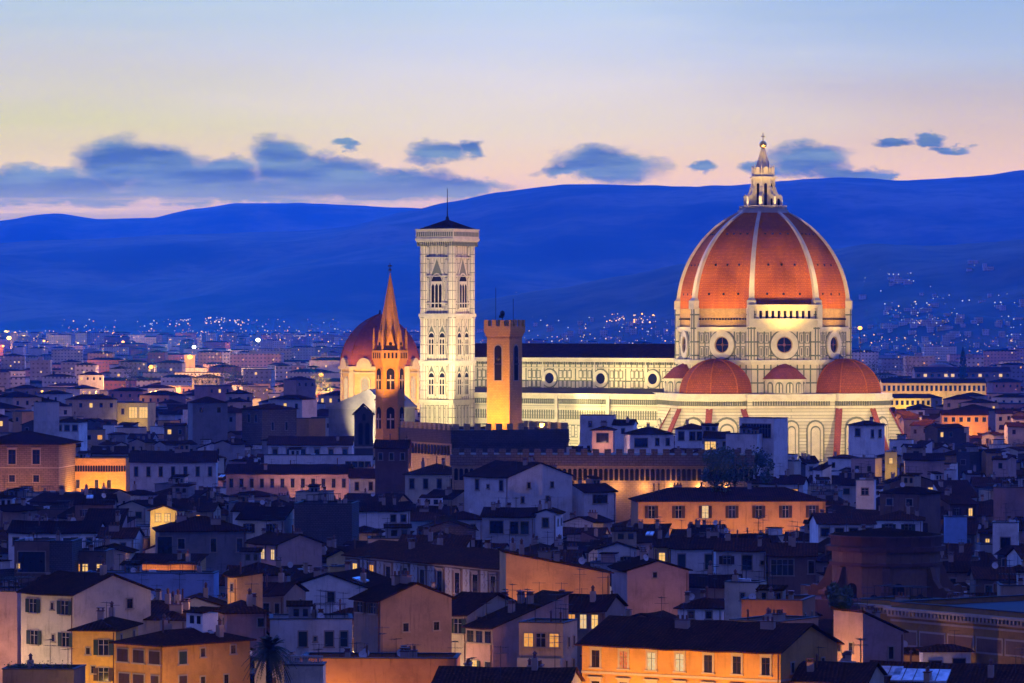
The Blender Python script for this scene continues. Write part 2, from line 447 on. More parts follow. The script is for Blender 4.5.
def shared(key, fn):
    if key not in CACHE: CACHE[key] = fn()
    return CACHE[key]

# ------------------------------------------------------------------ terrain
g = MB(); N = 40
xs = [-9000 + 18000 * i / N for i in range(N + 1)]; ys = [-300 + 26000 * (j / N) ** 1.6 for j in range(N + 1)]
g.add([(x, y, 0) for y in ys for x in xs], [(j * (N + 1) + i, j * (N + 1) + i + 1, (j + 1) * (N + 1) + i + 1, (j + 1) * (N + 1) + i) for j in range(N) for i in range(N)])
tag(g.build('ground', 'ground'), kind='structure')

def interp(pts, x):
    if x <= pts[0][0]: return pts[0][1]
    for (a, b), (c, d) in zip(pts, pts[1:]):
        if x <= c:
            t = (x - a) / (c - a); t = t * t * (3 - 2 * t) * .5 + t * .5
            return b + (d - b) * t
    return pts[-1][1]
TERR = []
def ridge(name, prof, Y0, front, back, rough, seed, power=1.0, nx=220, ny=44):
    pxs = [-260 + (1024 + 520) * i / nx for i in range(nx + 1)]
    rows = [Y0 - front * (1 - j / (ny * .7)) if j <= ny * .7 else Y0 + back * (j - ny * .7) / (ny * .3) for j in range(ny + 1)]
    vs = []
    for Y in rows:
        for p in pxs:
            X = (p - 512) / F * Y0
            top = CZ + (H - interp(prof, p)) * Y0 / F
            top *= 1 + .02 * noise.noise(Vector((X * .002, seed, 0))) + .006 * noise.noise(Vector((X * .012, seed, 3)))
            t = (Y - (Y0 - front)) / front if Y <= Y0 else max(0, 1 - (Y - Y0) / back)
            s = (t * t * (3 - 2 * t)) ** power
            q = noise.fractal(Vector((X * .0011, Y * .0008, seed)), 1.0, 2.0, 5)
            z = top * s + rough * q * math.sin(math.pi * min(1, max(0, t))) * (1 if Y <= Y0 else .3)
            vs.append((X, Y, max(-.8, z) if t > 0 else -.8))
    w = nx + 1
    g = MB().add(vs, [(j * w + i, j * w + i + 1, (j + 1) * w + i + 1, (j + 1) * w + i) for j in range(ny) for i in range(nx)])
    o = g.build(name, 'forest')
    for p in o.data.polygons: p.use_smooth = True
    TERR.append((vs, rows, pxs, Y0))
    return tag(o, kind='structure')
ridge('mountain_range', [(-260, 226), (0, 222), (60, 214), (100, 219), (150, 218), (195, 208), (240, 202), (290, 203), (330, 205), (390, 207), (440, 210), (520, 220), (700, 240), (1300, 250)], 20500, 3600, 1300, 60, 1.7)
ridge('mountain', [(-260, 252), (0, 249), (60, 243), (120, 240), (200, 236), (300, 231), (350, 226), (400, 213), (450, 202), (500, 193), (560, 188), (640, 187), (700, 185), (760, 183), (830, 179), (900, 183), (950, 179), (1000, 174), (1024, 172), (1300, 165)], 14500, 5600, 1800, 80, 4.1)
ridge('hill', [(-260, 362), (380, 360), (440, 338), (480, 299), (560, 287), (620, 275), (690, 262), (760, 255), (830, 249), (870, 243), (930, 246), (980, 243), (1024, 240), (1300, 232)], 7400, 1900, 1100, 60, 8.3, .9)
ridge('foothill', [(-260, 368), (800, 367), (862, 332), (900, 320), (950, 312), (1000, 318), (1040, 315), (1300, 312)], 6000, 500, 600, 12, 12.9)
def terr_z(k, X, Y):
    vs, rows, pxs, Y0 = TERR[k]
    w = len(pxs); p = 512 + X * F / Y0
    i = min(w - 2, max(0, int((p - pxs[0]) / (pxs[1] - pxs[0]))))
    for j in range(len(rows) - 1):
        if rows[j] <= Y <= rows[j + 1]:
            return (vs[j * w + i][2] + vs[(j + 1) * w + i + 1][2]) / 2
    return 0.0

# haze: the blue air of the valley
hz = MB().box(-7500, 7500, -400, 22500, -2.5, HAZE_TOP)
hm = bpy.data.materials.new('haze_air'); hm.use_nodes = True; MATS['haze_air'] = hm
ht = NT(hm.node_tree); ht.n.clear()
pv = ht.new('ShaderNodeVolumePrincipled'); ho = ht.new('ShaderNodeOutputMaterial')
pv.inputs['Color'].default_value = (*HAZE_COL, 1); pv.inputs['Absorption Color'].default_value = (1, 1, 1, 1)
pv.inputs['Anisotropy'].default_value = .45
pv.inputs['Density'].default_value = HAZE_DEN
ht.l.new(pv.outputs[0], ho.inputs['Volume'])
tag(hz.build('haze', 'haze_air'), kind='stuff')
# ------------------------------------------------------------------ the cathedral
YAW = R(-33.4)
DX, DY = at(763, 327, 1307)[:2]
cath = thing('cathedral', 'white marble cathedral with huge ribbed red tiled dome and marble lantern', 'cathedral', (DX, DY, 0), YAW)
def face(ang, d, tx=0, z=0):
    """point on a face whose outward normal points along ang (radians), d from the centre, tx along the face"""
    return (d * math.cos(ang) - tx * math.sin(ang), d * math.sin(ang) + tx * math.cos(ang), z)
A8 = math.pi / 8
RD = 27.0; AP = RD * math.cos(A8)
# drum: crossing body, marble drum with corner piers, raw masonry band
d = MB()
d.prism(ngon(8, 27.0, A8), 0, 45.0)
drum_lower = d.build('crossing_wall', ['marble'], cath)
d = MB(); d.prism(ngon(8, RD, A8), 44.4, 54.6)
for i in range(8):
    a = A8 + i * math.pi / 4
    d.prism(ngon(8, 1.75, a + A8, (26.2 * math.cos(a), 26.2 * math.sin(a))), 44.0, 60.9)
drum = d.build('drum', ['marble'], cath)
d = MB()
d.prism(ngon(8, 28.4, A8), 44.0, 44.9); d.prism(ngon(8, 27.9, A8), 43.4, 44.0); d.prism(ngon(8, 27.7, A8), 54.2, 55.0); d.prism(ngon(8, 27.45, A8), 53.6, 54.2)
d.build('cornice', ['marble_trim'], drum)
d = MB(); d.prism(ngon(8, 26.7, A8), 54.9, 60.7)
for i in range(8):
    a = i * math.pi / 4
    for k in range(-9, 10):
        c = face(a, 26.7 * math.cos(A8), k * 1.02)
        if i == 7: continue
        d.mat(1).box(c[0] - .3, c[0] + .3, c[1] - .3, c[1] + .3, 57.2, 57.7)
    d.mat(0)
d.build('masonry_band', ['raw_brick', 'dark_hole'], cath)
# finished gallery on one face only
gal = MB(); a = 7 * math.pi / 4
def oriented(mb, a, d0, d1, t0, t1, z0, z1):
    vs = [face(a, dd, tt, zz) for zz in (z0, z1) for dd, tt in ((d0, t0), (d1, t0), (d1, t1), (d0, t1))]
    mb.add(vs, [(3, 2, 1, 0), (4, 5, 6, 7), (0, 1, 5, 4), (1, 2, 6, 5), (2, 3, 7, 6), (3, 0, 4, 7)])
oriented(gal, a, 24.6, 26.3, -11.2, 11.2, 54.95, 56.9)
oriented(gal, a, 24.6, 26.9, -11.4, 11.4, 56.9, 57.6)
oriented(gal, a, 24.6, 26.3, -11.2, 11.2, 60.9, 61.3); oriented(gal, a, 24.6, 26.7, -11.4, 11.4, 61.3, 61.9)
gal.mat(1); oriented(gal, a, 24.6, 25.4, -11.0, 11.0, 57.6, 60.9); gal.mat(0)
for k in range(12):
    t = -10.6 + k * 21.2 / 11
    oriented(gal, a, 25.4, 26.1, t - .48, t + .48, 57.6, 60.9)
    if k < 11:
        p = face(a, 25.4, t + .96, 59.9); oriented(gal, a, 25.4, 26.0, t + .4, t + 1.55, 60.0, 60.9)
for t in (-10.9, 10.9): oriented(gal, a, 24.6, 26.8, t - .8, t + .8, 55, 61.9)
gal.build('gallery', ['marble_trim', 'dark_hole'], drum)
# round windows of the drum
for i in range(8):
    a = i * math.pi / 4; n = (math.cos(a), math.sin(a), 0)
    o = MB().disc(face(a, AP - .1, 0, 49.5), n, 4.35, .75, 32, 2.6); o.disc(face(a, AP - .1, 0, 49.5), n, 3.5, .45, 32, 2.4)
    o.mat(1).disc(face(a, AP - .1, 0, 49.5), n, 4.75, .3, 32, 4.2); o.mat(2).disc(face(a, AP - .12, 0, 49.5), n, 3.3, .42, 28, 2.3); o.disc(face(a, AP - .12, 0, 49.5), n, 2.9, .52, 28, 2.3)
    w = o.build('round_window', ['marble_trim', 'marble_dark', 'warm_stone'], drum)
    q = MB().disc(face(a, AP - .3, 0, 49.5), n, 2.62, .35, 28)
    q.mat(1)
    q.disc(face(a, AP + .02, 0, 49.5), n, .5, .14, 12)
    oriented(q, a, AP + .02, AP + .12, -.1, .1, 46.95, 52.05); oriented(q, a, AP + .02, AP + .12, -2.55, 2.55, 49.4, 49.6)
    q.build('pane', ['glass_dark', 'copper'], w)
# framed panels on the drum faces
d = MB()
for i in range(8):
    a = i * math.pi / 4
    for sx in (-1, 1):
        for c in (5.55, 7.35):
            for z0, z1 in ((45.6, 49.1), (49.9, 53.3)):
                d.mat(0); oriented(d, a, AP - .05, AP + .1, sx * c - .72, sx * c + .72, z0, z1)
                d.mat(1); oriented(d, a, AP + .1, AP + .16, sx * c - .46, sx * c + .46, z0 + .3, z1 - .3); d.mat(0); oriented(d, a, AP + .12, AP + .19, sx * c - .22, sx * c + .22, z0 + .6, z1 - .6)
d.build('panelling', ['marble_dark', 'marble_trim'], drum)
# the dome: eight curved sails
def dome_r(h, R0=26.85, c=6.8): return math.sqrt((R0 + c) ** 2 - h * h) - c
HT = 30.6
dm = MB(); NZ = 26
vs = []
for j in range(NZ + 1):
    h = HT * j / NZ
    vs += [(x, y, 60.6 + h) for x, y in ngon(8, dome_r(h) - .25, A8)]
dm.add(vs, [(j * 8 + i, j * 8 + (i + 1) % 8, j * 8 + 8 + (i + 1) % 8, j * 8 + 8 + i) for j in range(NZ) for i in range(8)])
dm.mat(1)
for i in range(8):
    a = i * math.pi / 4
    for h, ts in ((4.6, (-5.2, 0, 5.2)), (13.6, (-4.2, 0, 4.2)), (23.2, (-3.6, -1.2, 1.2, 3.6))):
        for t in ts:
            q = (dome_r(h) - .25) * math.cos(A8)
            oriented(dm, a, q - .5, q + .12, t - .32, t + .32, 60.6 + h - .34, 60.6 + h + .34)
dome = dm.build('dome', ['dome_tile', 'dark_hole'], cath)
for i in range(8):
    a = A8 + i * math.pi / 4
    vs = []
    for j in range(NZ + 1):
        h = HT * j / NZ; r = dome_r(h); w = .85 - .38 * j / NZ
        for dr, ww in ((-.9, w), (.55, w), (.55, -w), (-.9, -w)):
            vs.append((( r + dr) * math.cos(a) - ww * math.sin(a), (r + dr) * math.sin(a) + ww * math.cos(a), 60.6 + h))
    fs = [(j * 4 + k, j * 4 + (k + 1) % 4, j * 4 + 4 + (k + 1) % 4, j * 4 + 4 + k) for j in range(NZ) for k in range(4)]
    r_ = MB().add(vs, fs + [(3, 2, 1, 0), tuple(NZ * 4 + k for k in range(4))])
    c = (26.6 * math.cos(a), 26.6 * math.sin(a))
    r_.prism(ngon(4, 1.9, a + math.pi / 4, c), 60.5, 63.2); r_.cone(ngon(4, 1.7, a + math.pi / 4, c), 63.2, (25.7 * math.cos(a), 25.7 * math.sin(a), 66.0))
    r_.build('rib', ['marble_trim'], dome)
# lantern
la = MB()
la.prism(ngon(8, 8.0, A8), 90.4, 91.6); la.prism(ngon(8, 7.0, A8), 91.6, 92.4)
for i in range(48):
    a = 2 * math.pi * i / 48; la.tube((7.35 * math.cos(a), 7.35 * math.sin(a), 91.6), (7.35 * math.cos(a), 7.35 * math.sin(a), 92.7), .1, k=4)
la.prism(ngon(8, 7.6, A8), 92.7, 92.95)
la.prism(ngon(8, 3.3, A8), 92.3, 101.2)
la.prism(ngon(8, 3.7, A8), 100.9, 101.4); la.prism(ngon(8, 4.2, A8), 101.4, 102.1); la.prism(ngon(8, 3.6, A8), 102.1, 103.2)
for i in range(8):
    a = i * math.pi / 4
    la.mat(1); la.arch(face(a, 3.3 * math.cos(A8) - .02, 0, 93.0), (math.cos(a), math.sin(a), 0), .95, 7.0, .1); la.mat(0)
    b = a + A8
    la.prism(ngon(4, .5, b, (3.35 * math.cos(b), 3.35 * math.sin(b))), 92.3, 101.4)
    # buttress with a scroll
    pr = [(3.0, 92.3), (6.1, 92.3), (6.1, 95.9), (5.6, 96.5), (5.1, 96.3), (4.5, 97.2), (4.0, 98.7), (3.0, 99.2)]
    c_, s_ = math.cos(b), math.sin(b)
    la.extr(pr, (-.45, .45), lambda t, u, v: (u * c_ - t * s_, u * s_ + t * c_, v))
    la.mat(1); la.arch((5.0 * c_ - .46 * -s_, 5.0 * s_ - .46 * c_, 92.6), (s_, -c_, 0), .8, 2.6, .04); la.mat(0)
    # niches and pinnacles at the foot of the cone
    la.arch(face(a, 3.1, 0, 103.0), (math.cos(a), math.sin(a), 0), 1.5, 2.2, .35)
    la.tube((3.4 * c_, 3.4 * s_, 103.0), (3.4 * c_, 3.4 * s_, 104.6), .3, .25); la.tube((3.4 * c_, 3.4 * s_, 104.6), (3.4 * c_, 3.4 * s_, 106.0), .3, .02)
lantern = la.build('lantern', ['marble_trim', 'dark_hole'], cath)
k = MB(); k.prism(ngon(8, 2.75, A8), 103.1, 110.9, ngon(8, .5, A8))
for i in range(8):
    b = A8 + i * math.pi / 4
    k.tube((2.8 * math.cos(b), 2.8 * math.sin(b), 103.1), (.52 * math.cos(b), .52 * math.sin(b), 110.9), .17, .1, 5)
k.build('spire', ['marble_trim'], lantern)
k = MB().ball((0, 0, 112.2), 1.2, 14); k.tube((0, 0, 110.7), (0, 0, 111.3), .7, .5, 8); k.build('ball', ['gold'], lantern)
k = MB().box(-.1, .1, -.1, .1, 113.3, 115.9); k.box(-.7, .7, -.1, .1, 114.6, 114.85); k.build('cross', ['gold'], lantern)

# tribunes: half octagons with tiled half domes on the south, east and north
def arcade(mb, fn, t0, t1, n, z0, h, w, depth=.14, dark=1):
    """blind round arches along one face; fn(t, z) -> centre of foot"""
    for k in range(n):
        t = t0 + (t1 - t0) * (k + .5) / n
        c, nn = fn(t, z0)
        mb.mat(dark).arch(c, nn, w, h, depth); mb.mat(0)
        c2 = (c[0] + nn[0] * depth * .5, c[1] + nn[1] * depth * .5, c[2])
        mb.arch(c2, nn, w * .74, h * .86, depth * .9)
for ta in (-math.pi / 2, 0, math.pi / 2):
    cx, cy = 29 * math.cos(ta), 29 * math.sin(ta)
    tr = MB(); RT = 14.2; AT = RT * math.cos(A8)
    tr.prism(ngon(8, RT, A8, (cx, cy)), 0, 32.6)
    tribune = tr.build('tribune', ['marble_band'], cath)
    t2 = MB()
    t2.prism(ngon(8, RT + .5, A8, (cx, cy)), 30.2, 30.7); t2.prism(ngon(8, RT + .25, A8, (cx, cy)), 22.6, 23.0)
    t2.prism(ngon(8, RT + 1.0, A8, (cx, cy)), 32.6, 33.3); t2.prism(ngon(8, RT + .7, A8, (cx, cy)), 33.3, 34.6)
    t2.mat(1)
    for i in range(8):
        a = i * math.pi / 4
        for k in range(-7, 8):
            p = face(a, AT + .2, k * .74)
            p = (p[0] + cx, p[1] + cy)
            t2.box(p[0] - .2, p[0] + .2, p[1] - .2, p[1] + .2, 30.9, 32.3)
    t2.build('cornice', ['marble_trim', 'marble_dark'], tribune)
    t2 = MB()
    for i in range(8):
        a = i * math.pi / 4
        if math.cos(a - ta) < -.1: continue
        n = (math.cos(a), math.sin(a), 0)
        c = face(a, AT, 0); c = (c[0] + cx, c[1] + cy)
        t2.mat(1).arch((*c, 8), n, 7.4, 19.6, .35); t2.mat(0).arch((*c, 8), n, 6.5, 18.9, .45); t2.mat(1).arch((*c, 8), n, 4.6, 17.6, .52)
        t2.mat(0).arch((*c, 8), n, 3.9, 17.0, .6); t2.mat(2).arch((*c, 9), n, 1.7, 12.5, .68, .5)
        t2.mat(0)
        oriented_c = face(a, AT + .68, 0); t2.box(c[0] + n[0] * .66 - .12, c[0] + n[0] * .66 + .12, c[1] + n[1] * .66 - .12, c[1] + n[1] * .66 + .12, 9, 19)
    t2.build('blind_arch', ['marble_trim', 'marble_dark', 'glass_dark'], tribune)
    # sloping tiled buttresses on the corners
    for i in range(8):
        a = A8 + i * math.pi / 4
        if math.cos(a - ta) < .2: continue
        c_, s_ = math.cos(a), math.sin(a)
        b = MB()
        b.extr([(RT - 1.5, 0), (RT + 9.2, 0), (RT + 8.0, 13.5), (RT - .2, 29.6), (RT - 1.5, 29.6)], (-.75, .75), lambda t, u, v: (cx + u * c_ - t * s_, cy + u * s_ + t * c_, v))
        b.mat(1).extr([(RT + 8.3, 13.4), (RT + 8.5, 14.1), (RT - .2, 30.1), (RT - .25, 29.6)], (-1.0, 1.0), lambda t, u, v: (cx + u * c_ - t * s_, cy + u * s_ + t * c_, v))
        b.build('buttress', ['marble_band', 'chapel_tile'], tribune)
    hd = MB(); vs = []; RH = 11.2; n_ = 12
    for j in range(n_ + 1):
        th = math.pi / 2 * j / n_
        vs += [(x, y, 34.5 + 10.6 * math.sin(th)) for x, y in ngon(8, max(.25, RH * math.cos(th)), A8, (cx, cy))]
    hd.add(vs, [(j * 8 + i, j * 8 + (i + 1) % 8, j * 8 + 8 + (i + 1) % 8, j * 8 + 8 + i) for j in range(n_) for i in range(8)] + [tuple(n_ * 8 + i for i in range(8))])
    hdo = hd.build('half_dome', ['half_dome_tile'], cath)
    rb = MB()
    for i in range(8):
        a = A8 + i * math.pi / 4
        for j in range(n_):
            t0, t1 = math.pi / 2 * j / n_, math.pi / 2 * (j + 1) / n_
            rb.tube((cx + RH * math.cos(t0) * math.cos(a), cy + RH * math.cos(t0) * math.sin(a), 34.5 + 10.6 * math.sin(t0)), (cx + RH * math.cos(t1) * math.cos(a), cy + RH * math.cos(t1) * math.sin(a), 34.5 + 10.6 * math.sin(t1)), .2, k=5)
    rb.build('ridge_tile', ['dome_tile'], hdo)
# crossing platform between the tribunes, with arches
pl = MB(); RP = 33.2 / math.cos(A8)
pl.prism(ngon(8, RP, A8), 0, 32.6)
plat = pl.build('crossing_base', ['marble_band'], cath)
pl = MB(); pl.prism(ngon(8, RP + 1.0, A8), 32.6, 33.3); pl.prism(ngon(8, RP + .6, A8), 33.3, 34.5); pl.prism(ngon(8, RP + .4, A8), 30.2, 30.7); pl.prism(ngon(8, RP + .2, A8), 22.6, 23.0)
pl.mat(1)
for a in (-math.pi / 4, -3 * math.pi / 4):
    for k in range(-15, 16):
        oriented(pl, a, 33.2, 33.6, k * .8 - .2, k * .8 + .2, 30.9, 32.3)
pl.build('cornice', ['marble_trim', 'marble_dark'], plat)
pl = MB()
for a in (-math.pi / 4, -3 * math.pi / 4):
    n = (math.cos(a), math.sin(a), 0)
    for t, w in ((-7.6, 5.6), (0, 5.0), (7.6, 5.6)):
        c = face(a, 33.2, t, 14)
        pl.mat(1).arch(c, n, w, 12.6, .3); pl.mat(0).arch(c, n, w - .8, 12.0, .4); pl.mat(1).arch(c, n, w - 2.4, 10.8, .47); pl.mat(0).arch(c, n, w - 3.0, 10.3, .54)
pl.build('blind_arch', ['marble_trim', 'marble_dark'], plat)
# small exedrae on the diagonal faces: niches under a tiled half cone
for a in (-math.pi / 4, -3 * math.pi / 4, math.pi / 4, 3 * math.pi / 4):
    c = face(a, 25.2)
    ex = MB(); ex.prism(ngon(20, 6.2, 0, c[:2]), 34.4, 39.0); ex.prism(ngon(20, 6.6, 0, c[:2]), 38.4, 39.0)
    for k in range(5):
        b = a + (k - 2) * .52
        n = (math.cos(b), math.sin(b), 0); p = (c[0] + 6.1 * n[0], c[1] + 6.1 * n[1], 34.8)
        ex.mat(1).arch(p, n, 2.3, 3.4, .2); ex.mat(2).arch(p, n, 1.7, 3.0, .26); ex.mat(0)
        b += .26; ex.tube((c[0] + 6.25 * math.cos(b), c[1] + 6.25 * math.sin(b), 34.5), (c[0] + 6.25 * math.cos(b), c[1] + 6.25 * math.sin(b), 38.5), .28)
    exo = ex.build('exedra', ['marble_trim', 'marble_dark', 'marble'], cath)
    er = MB(); er.prism(ngon(20, 7.0, 0, c[:2]), 39.0, 42.3, ngon(20, 3.6, 0, c[:2])); er.cone(ngon(20, 3.6, 0, c[:2]), 42.3, (c[0], c[1], 44.0)); er.build('roof', ['chapel_tile'], exo)

# nave and aisles
nv = MB()
nv.box(-109, -20, -10.5, 10.5, 0, 44.8)
nv.extr([(-10.5, 44.8), (10.5, 44.8), (0, 49.2)], (-109, -108.0), lambda t, u, v: (t, u, v))
nave = nv.build('nave', ['marble'], cath)
nv = MB()
for s in (-1, 1):
    nv.box(-109.3, -22, s * 10.5 - .6, s * 10.5 + .6, 43.9, 44.6); nv.box(-109.3, -22, s * 10.5 - .8, s * 10.5 + .8, 44.6, 45.2); nv.box(-109.3, -22, s * 10.5 - .3, s * 10.5 + .3, 41.8, 42.1)
    nv.mat(1)
    for k in range(100): nv.box(-108.6 + k * .86, -108.2 + k * .86, s * 10.5 - .5, s * 10.5 + .5, 43.0, 43.8)
    nv.mat(0)
for k in range(6):
    x = -104 + k * 19.4 - 10
    if x > -24 or x < -109: continue
    nv.box(x - .4, x + .4, -10.85, 10.85, 34, 44.0)
nv.build('cornice', ['marble_trim', 'marble_dark'], nave)
rf = MB().extr([(-11.2, 45.2), (0, 49.7), (11.2, 45.2), (10.9, 44.95), (-10.9, 44.95)][::-1], (-108.3, -20), lambda t, u, v: (t, u, v))
rf.build('roof', ['tile'], nave)
for s in (-1, 1):
    for k in range(5):
        x = -34 - k * 19.4
        if x < -108: continue
        o = MB().disc((x, s * 10.45, 38.6), (0, s, 0), 2.75, .45, 28, 1.75); o.disc((x, s * 10.45, 38.6), (0, s, 0), 2.2, .3, 28, 1.7)
        o.mat(1).disc((x, s * 10.45, 38.6), (0, s, 0), 3.15, .2, 28, 2.6)
        w = o.build('round_window', ['marble_trim', 'marble_dark'], nave)
        MB().disc((x, s * 10.45, 38.6), (0, s, 0), 1.78, .16, 24).build('pane', ['glass_dark'], w)
pn = MB()
for k in range(5):
    x0 = -34 - k * 19.4
    for off in (-7.6, -5.9, -4.2, 4.2, 5.9, 7.6):
        for z0, z1 in ((35.6, 38.0), (38.6, 41.2)):
            x = x0 + off
            pn.mat(0).box(x - .74, x + .74, -10.62, -10.4, z0, z1); pn.mat(1).box(x - .44, x + .44, -10.68, -10.4, z0 + .3, z1 - .3)
pn.build('panelling', ['marble_dark', 'marble_trim'], nave)
for s in (-1, 1):
    al = MB()
    y0, y1 = (-21.0, -10.4) if s < 0 else (10.4, 21.0)
    al.box(-108, -22, y0, y1, 0, 33.6)
    aisle = al.build('aisle', ['marble_band'], cath)
    al = MB(); yy = s * 21.0
    al.box(-108.5, -22, yy - .9, yy + .9, 33.3, 34.0); al.box(-108.3, -22, yy - .6, yy + .6, 32.4, 33.3); al.box(-108.2, -22, yy - .35, yy + .35, 28.9, 29.3); al.box(-108.2, -22, yy - .4, yy + .4, 24.6, 25.2); al.box(-108.2, -22, yy - .3, yy + .3, 19.4, 19.8)
    al.mat(1)
    for k in range(114): al.box(-108 + k * .75, -107.6 + k * .75, yy - .3, yy + .3, 30.6, 32.2)
    for k in range(95): al.box(-107.8 + k * .9, -107.35 + k * .9, yy - .14, yy + .14, 25.8, 28.7)
    for k in range(38): al.box(-107.4 + k * 2.25, -106.0 + k * 2.25, yy - .1, yy + .1, 20.2, 24.0)
    al.mat(0)
    for k in range(38): al.box(-107.2 + k * 2.25, -106.2 + k * 2.25, yy - .16, yy + .16, 20.5, 23.7)
    for k in range(6):
        x = -24.4 - k * 19.4
        if x > -109: al.box(x - .55, x + .55, yy - .8, yy + .8, 0, 33.6)
    al.build('cornice', ['marble_trim', 'marble_dark'], aisle)
    ar = MB().extr([(s * 21.6, 34.0), (s * 10.4, 35.6), (s * 10.4, 33.5), (s * 21.6, 33.5)][::(1 if s > 0 else -1)], (-108, -22), lambda t, u, v: (t, u, v))
    ar.build('roof', ['lead'], aisle)
    for k in range(4):
        x = -34 - k * 19.4
        w = MB().arch((x, s * 20.95, 8), (0, s, 0), 3.4, 15.5, .5, .5); w.mat(1).arch((x, s * 20.95, 8.3), (0, s, 0), 2.0, 14.2, .56, .5); w.build('window', ['marble_trim', 'glass_dark'], aisle)

# ------------------------------------------------------------------ bell tower of the cathedral
def local(x, y): 
    c, s = math.cos(YAW), math.sin(YAW); return (DX + x * c - y * s, DY + x * s + y * c)
bx, by = local(-101.3, -27)
bt = thing('bell_tower', 'tall square white marble bell tower with gothic windows and a mast', 'bell tower', (bx, by, 0), YAW)
S = 7.0
t = MB(); t.box(-S, S, -S, S, 0, 81.6)
for sx in (-1, 1):
    for sy in (-1, 1): t.prism(ngon(8, 1.75, A8, (sx * (S - .5), sy * (S - .5))), 0, 81.6)
shaft = t.build('shaft', ['campanile_marble'], bt)
t = MB()
def sq(mb, r, z0, z1): mb.prism(ngon(4, r * math.sqrt(2), math.pi / 4), z0, z1)
for z in (31.2, 43.8, 58.8): sq(t, S + 1.15, z - .5, z + .5); sq(t, S + .9, z - 1.2, z - .5)
for z in (22, 36.5, 49.5, 62.6, 71.3, 77.2): sq(t, S + .68, z - .18, z + .18)
for k in range(5): sq(t, S + .9 + .28 * k, 81.4 + .3 * k, 81.7 + .3 * k)
sq(t, S + 2.1, 82.9, 83.4); sq(t, S + 1.9, 83.4, 86.0); sq(t, S + 2.15, 86.0, 86.4)
t.mat(1)
for i in range(4):
    a = i * math.pi / 2
    for k in range(-8, 9):
        oriented(t, a, S + 1.3, S + 1.72, k * 1.02 - .22, k * 1.02 + .22, 80.9, 82.4)
        oriented(t, a, S + 1.8, S + 1.98, k * 1.02 - .36, k * 1.02 + .36, 84.0, 85.4)
t.build('cornice', ['marble_trim', 'marble_dark'], shaft)
t = MB()
for i in range(4):
    a = i * math.pi / 2
    def panel(tx, z0, z1, w):
        t.mat(0); oriented(t, a, S - .1, S + .1, tx - w / 2, tx + w / 2, z0, z1); t.mat(1); oriented(t, a, S - .1, S + .15, tx - w / 2 + .2, tx + w / 2 - .2, z0 + .2, z1 - .2)
    for z0, z1 in ((32.2, 36.0), (37, 42.5), (44.8, 49.2), (50, 57.4)):
        for tx in (0, -5.0, 5.0): panel(tx, z0, z1, 1.5 if tx else 1.1)
    for z0, z1 in ((59.8, 62.3), (63.1, 70.9), (71.8, 76.8), (77.6, 80.8)):
        for tx in (-4.6, 4.6): panel(tx, z0, z1, 2.0)
    for z0, z1 in ((10, 14), (15, 21), (23, 30)):
        for tx in (-4.6, -2.3, 0, 2.3, 4.6): panel(tx, z0, z1, 1.7)
t.build('panelling', ['marble_dark', 'marble_trim'], shaft)
def gothic(parent, a, d, tx, z, w, h, lights):
    n = (math.cos(a), math.sin(a), 0)
    m = MB(); c = face(a, d, tx, z)
    m.arch(c, n, w + 1.3, h + .9, .25, .3); m.mat(1).arch(c, n, w + .8, h + .6, .32, .3); m.mat(0).arch(c, n, w + .45, h + .35, .38, .3)
    gz = z + h * .98
    tri = [(-(w / 2 + 1.0), gz - .6), (w / 2 + 1.0, gz - .6), (0, gz + w * 1.35)]
    m.extr(tri, (d + .02, d + .3), lambda q, u, v: face(a, q, tx + u, v))
    m.mat(1); m.extr([(u * .74, gz - .1 + (v - gz) * .72 + .1) for u, v in tri], (d + .3, d + .33), lambda q, u, v: face(a, q, tx + u, v)); m.mat(0)
    oriented(m, a, d + .1, d + .9, tx - w / 2 - .8, tx + w / 2 + .8, z - .5, z)
    o = m.build('window', ['marble_trim', 'marble_dark'], parent)
    p = MB().arch(face(a, d + .3, tx, z + .02), n, w, h * .98, .12, .3)
    p.mat(1)
    for k in range(lights + 1):
        q = tx - w / 2 + w * k / lights
        oriented(p, a, d + .4, d + .62, q - .15, q + .15, z, z + h * .66)
    for k in range(lights):
        q = tx - w / 2 + w * (k + .5) / lights
        r0 = w / lights
        m2 = face(a, d + .42, q, z + h * .62)
        p.mat(1).extr([(-r0 / 2, 0), (-r0 / 2, h * .16), (r0 / 2, h * .16), (r0 / 2, 0), (0, h * .10)][::-1], (d + .42, d + .55), lambda s_, u, v: face(a, s_, q + u, z + h * .62 + v))
    p.build('opening', ['dark_hole', 'marble_trim'], o)
for i in range(4):
    a = i * math.pi / 2
    gothic(shaft, a, S, 0, 61.2, 5.2, 10.8, 3)
    for z in (46.2, 33.4):
        for tx in (-2.55, 2.55): gothic(shaft, a, S, tx, z, 2.5, 7.0, 2)
t = MB(); t.cone(ngon(4, (S + 1.2) * math.sqrt(2), math.pi / 4), 86.4, (0, 0, 89.6)); t.build('roof', ['tile'], bt)
t = MB(); t.tube((0, 0, 89), (0, 0, 90.5), .9, .5); t.tube((0, 0, 90.4), (0, 0, 99.5), .22, .12); t.build('mast', ['dark_metal'], bt)

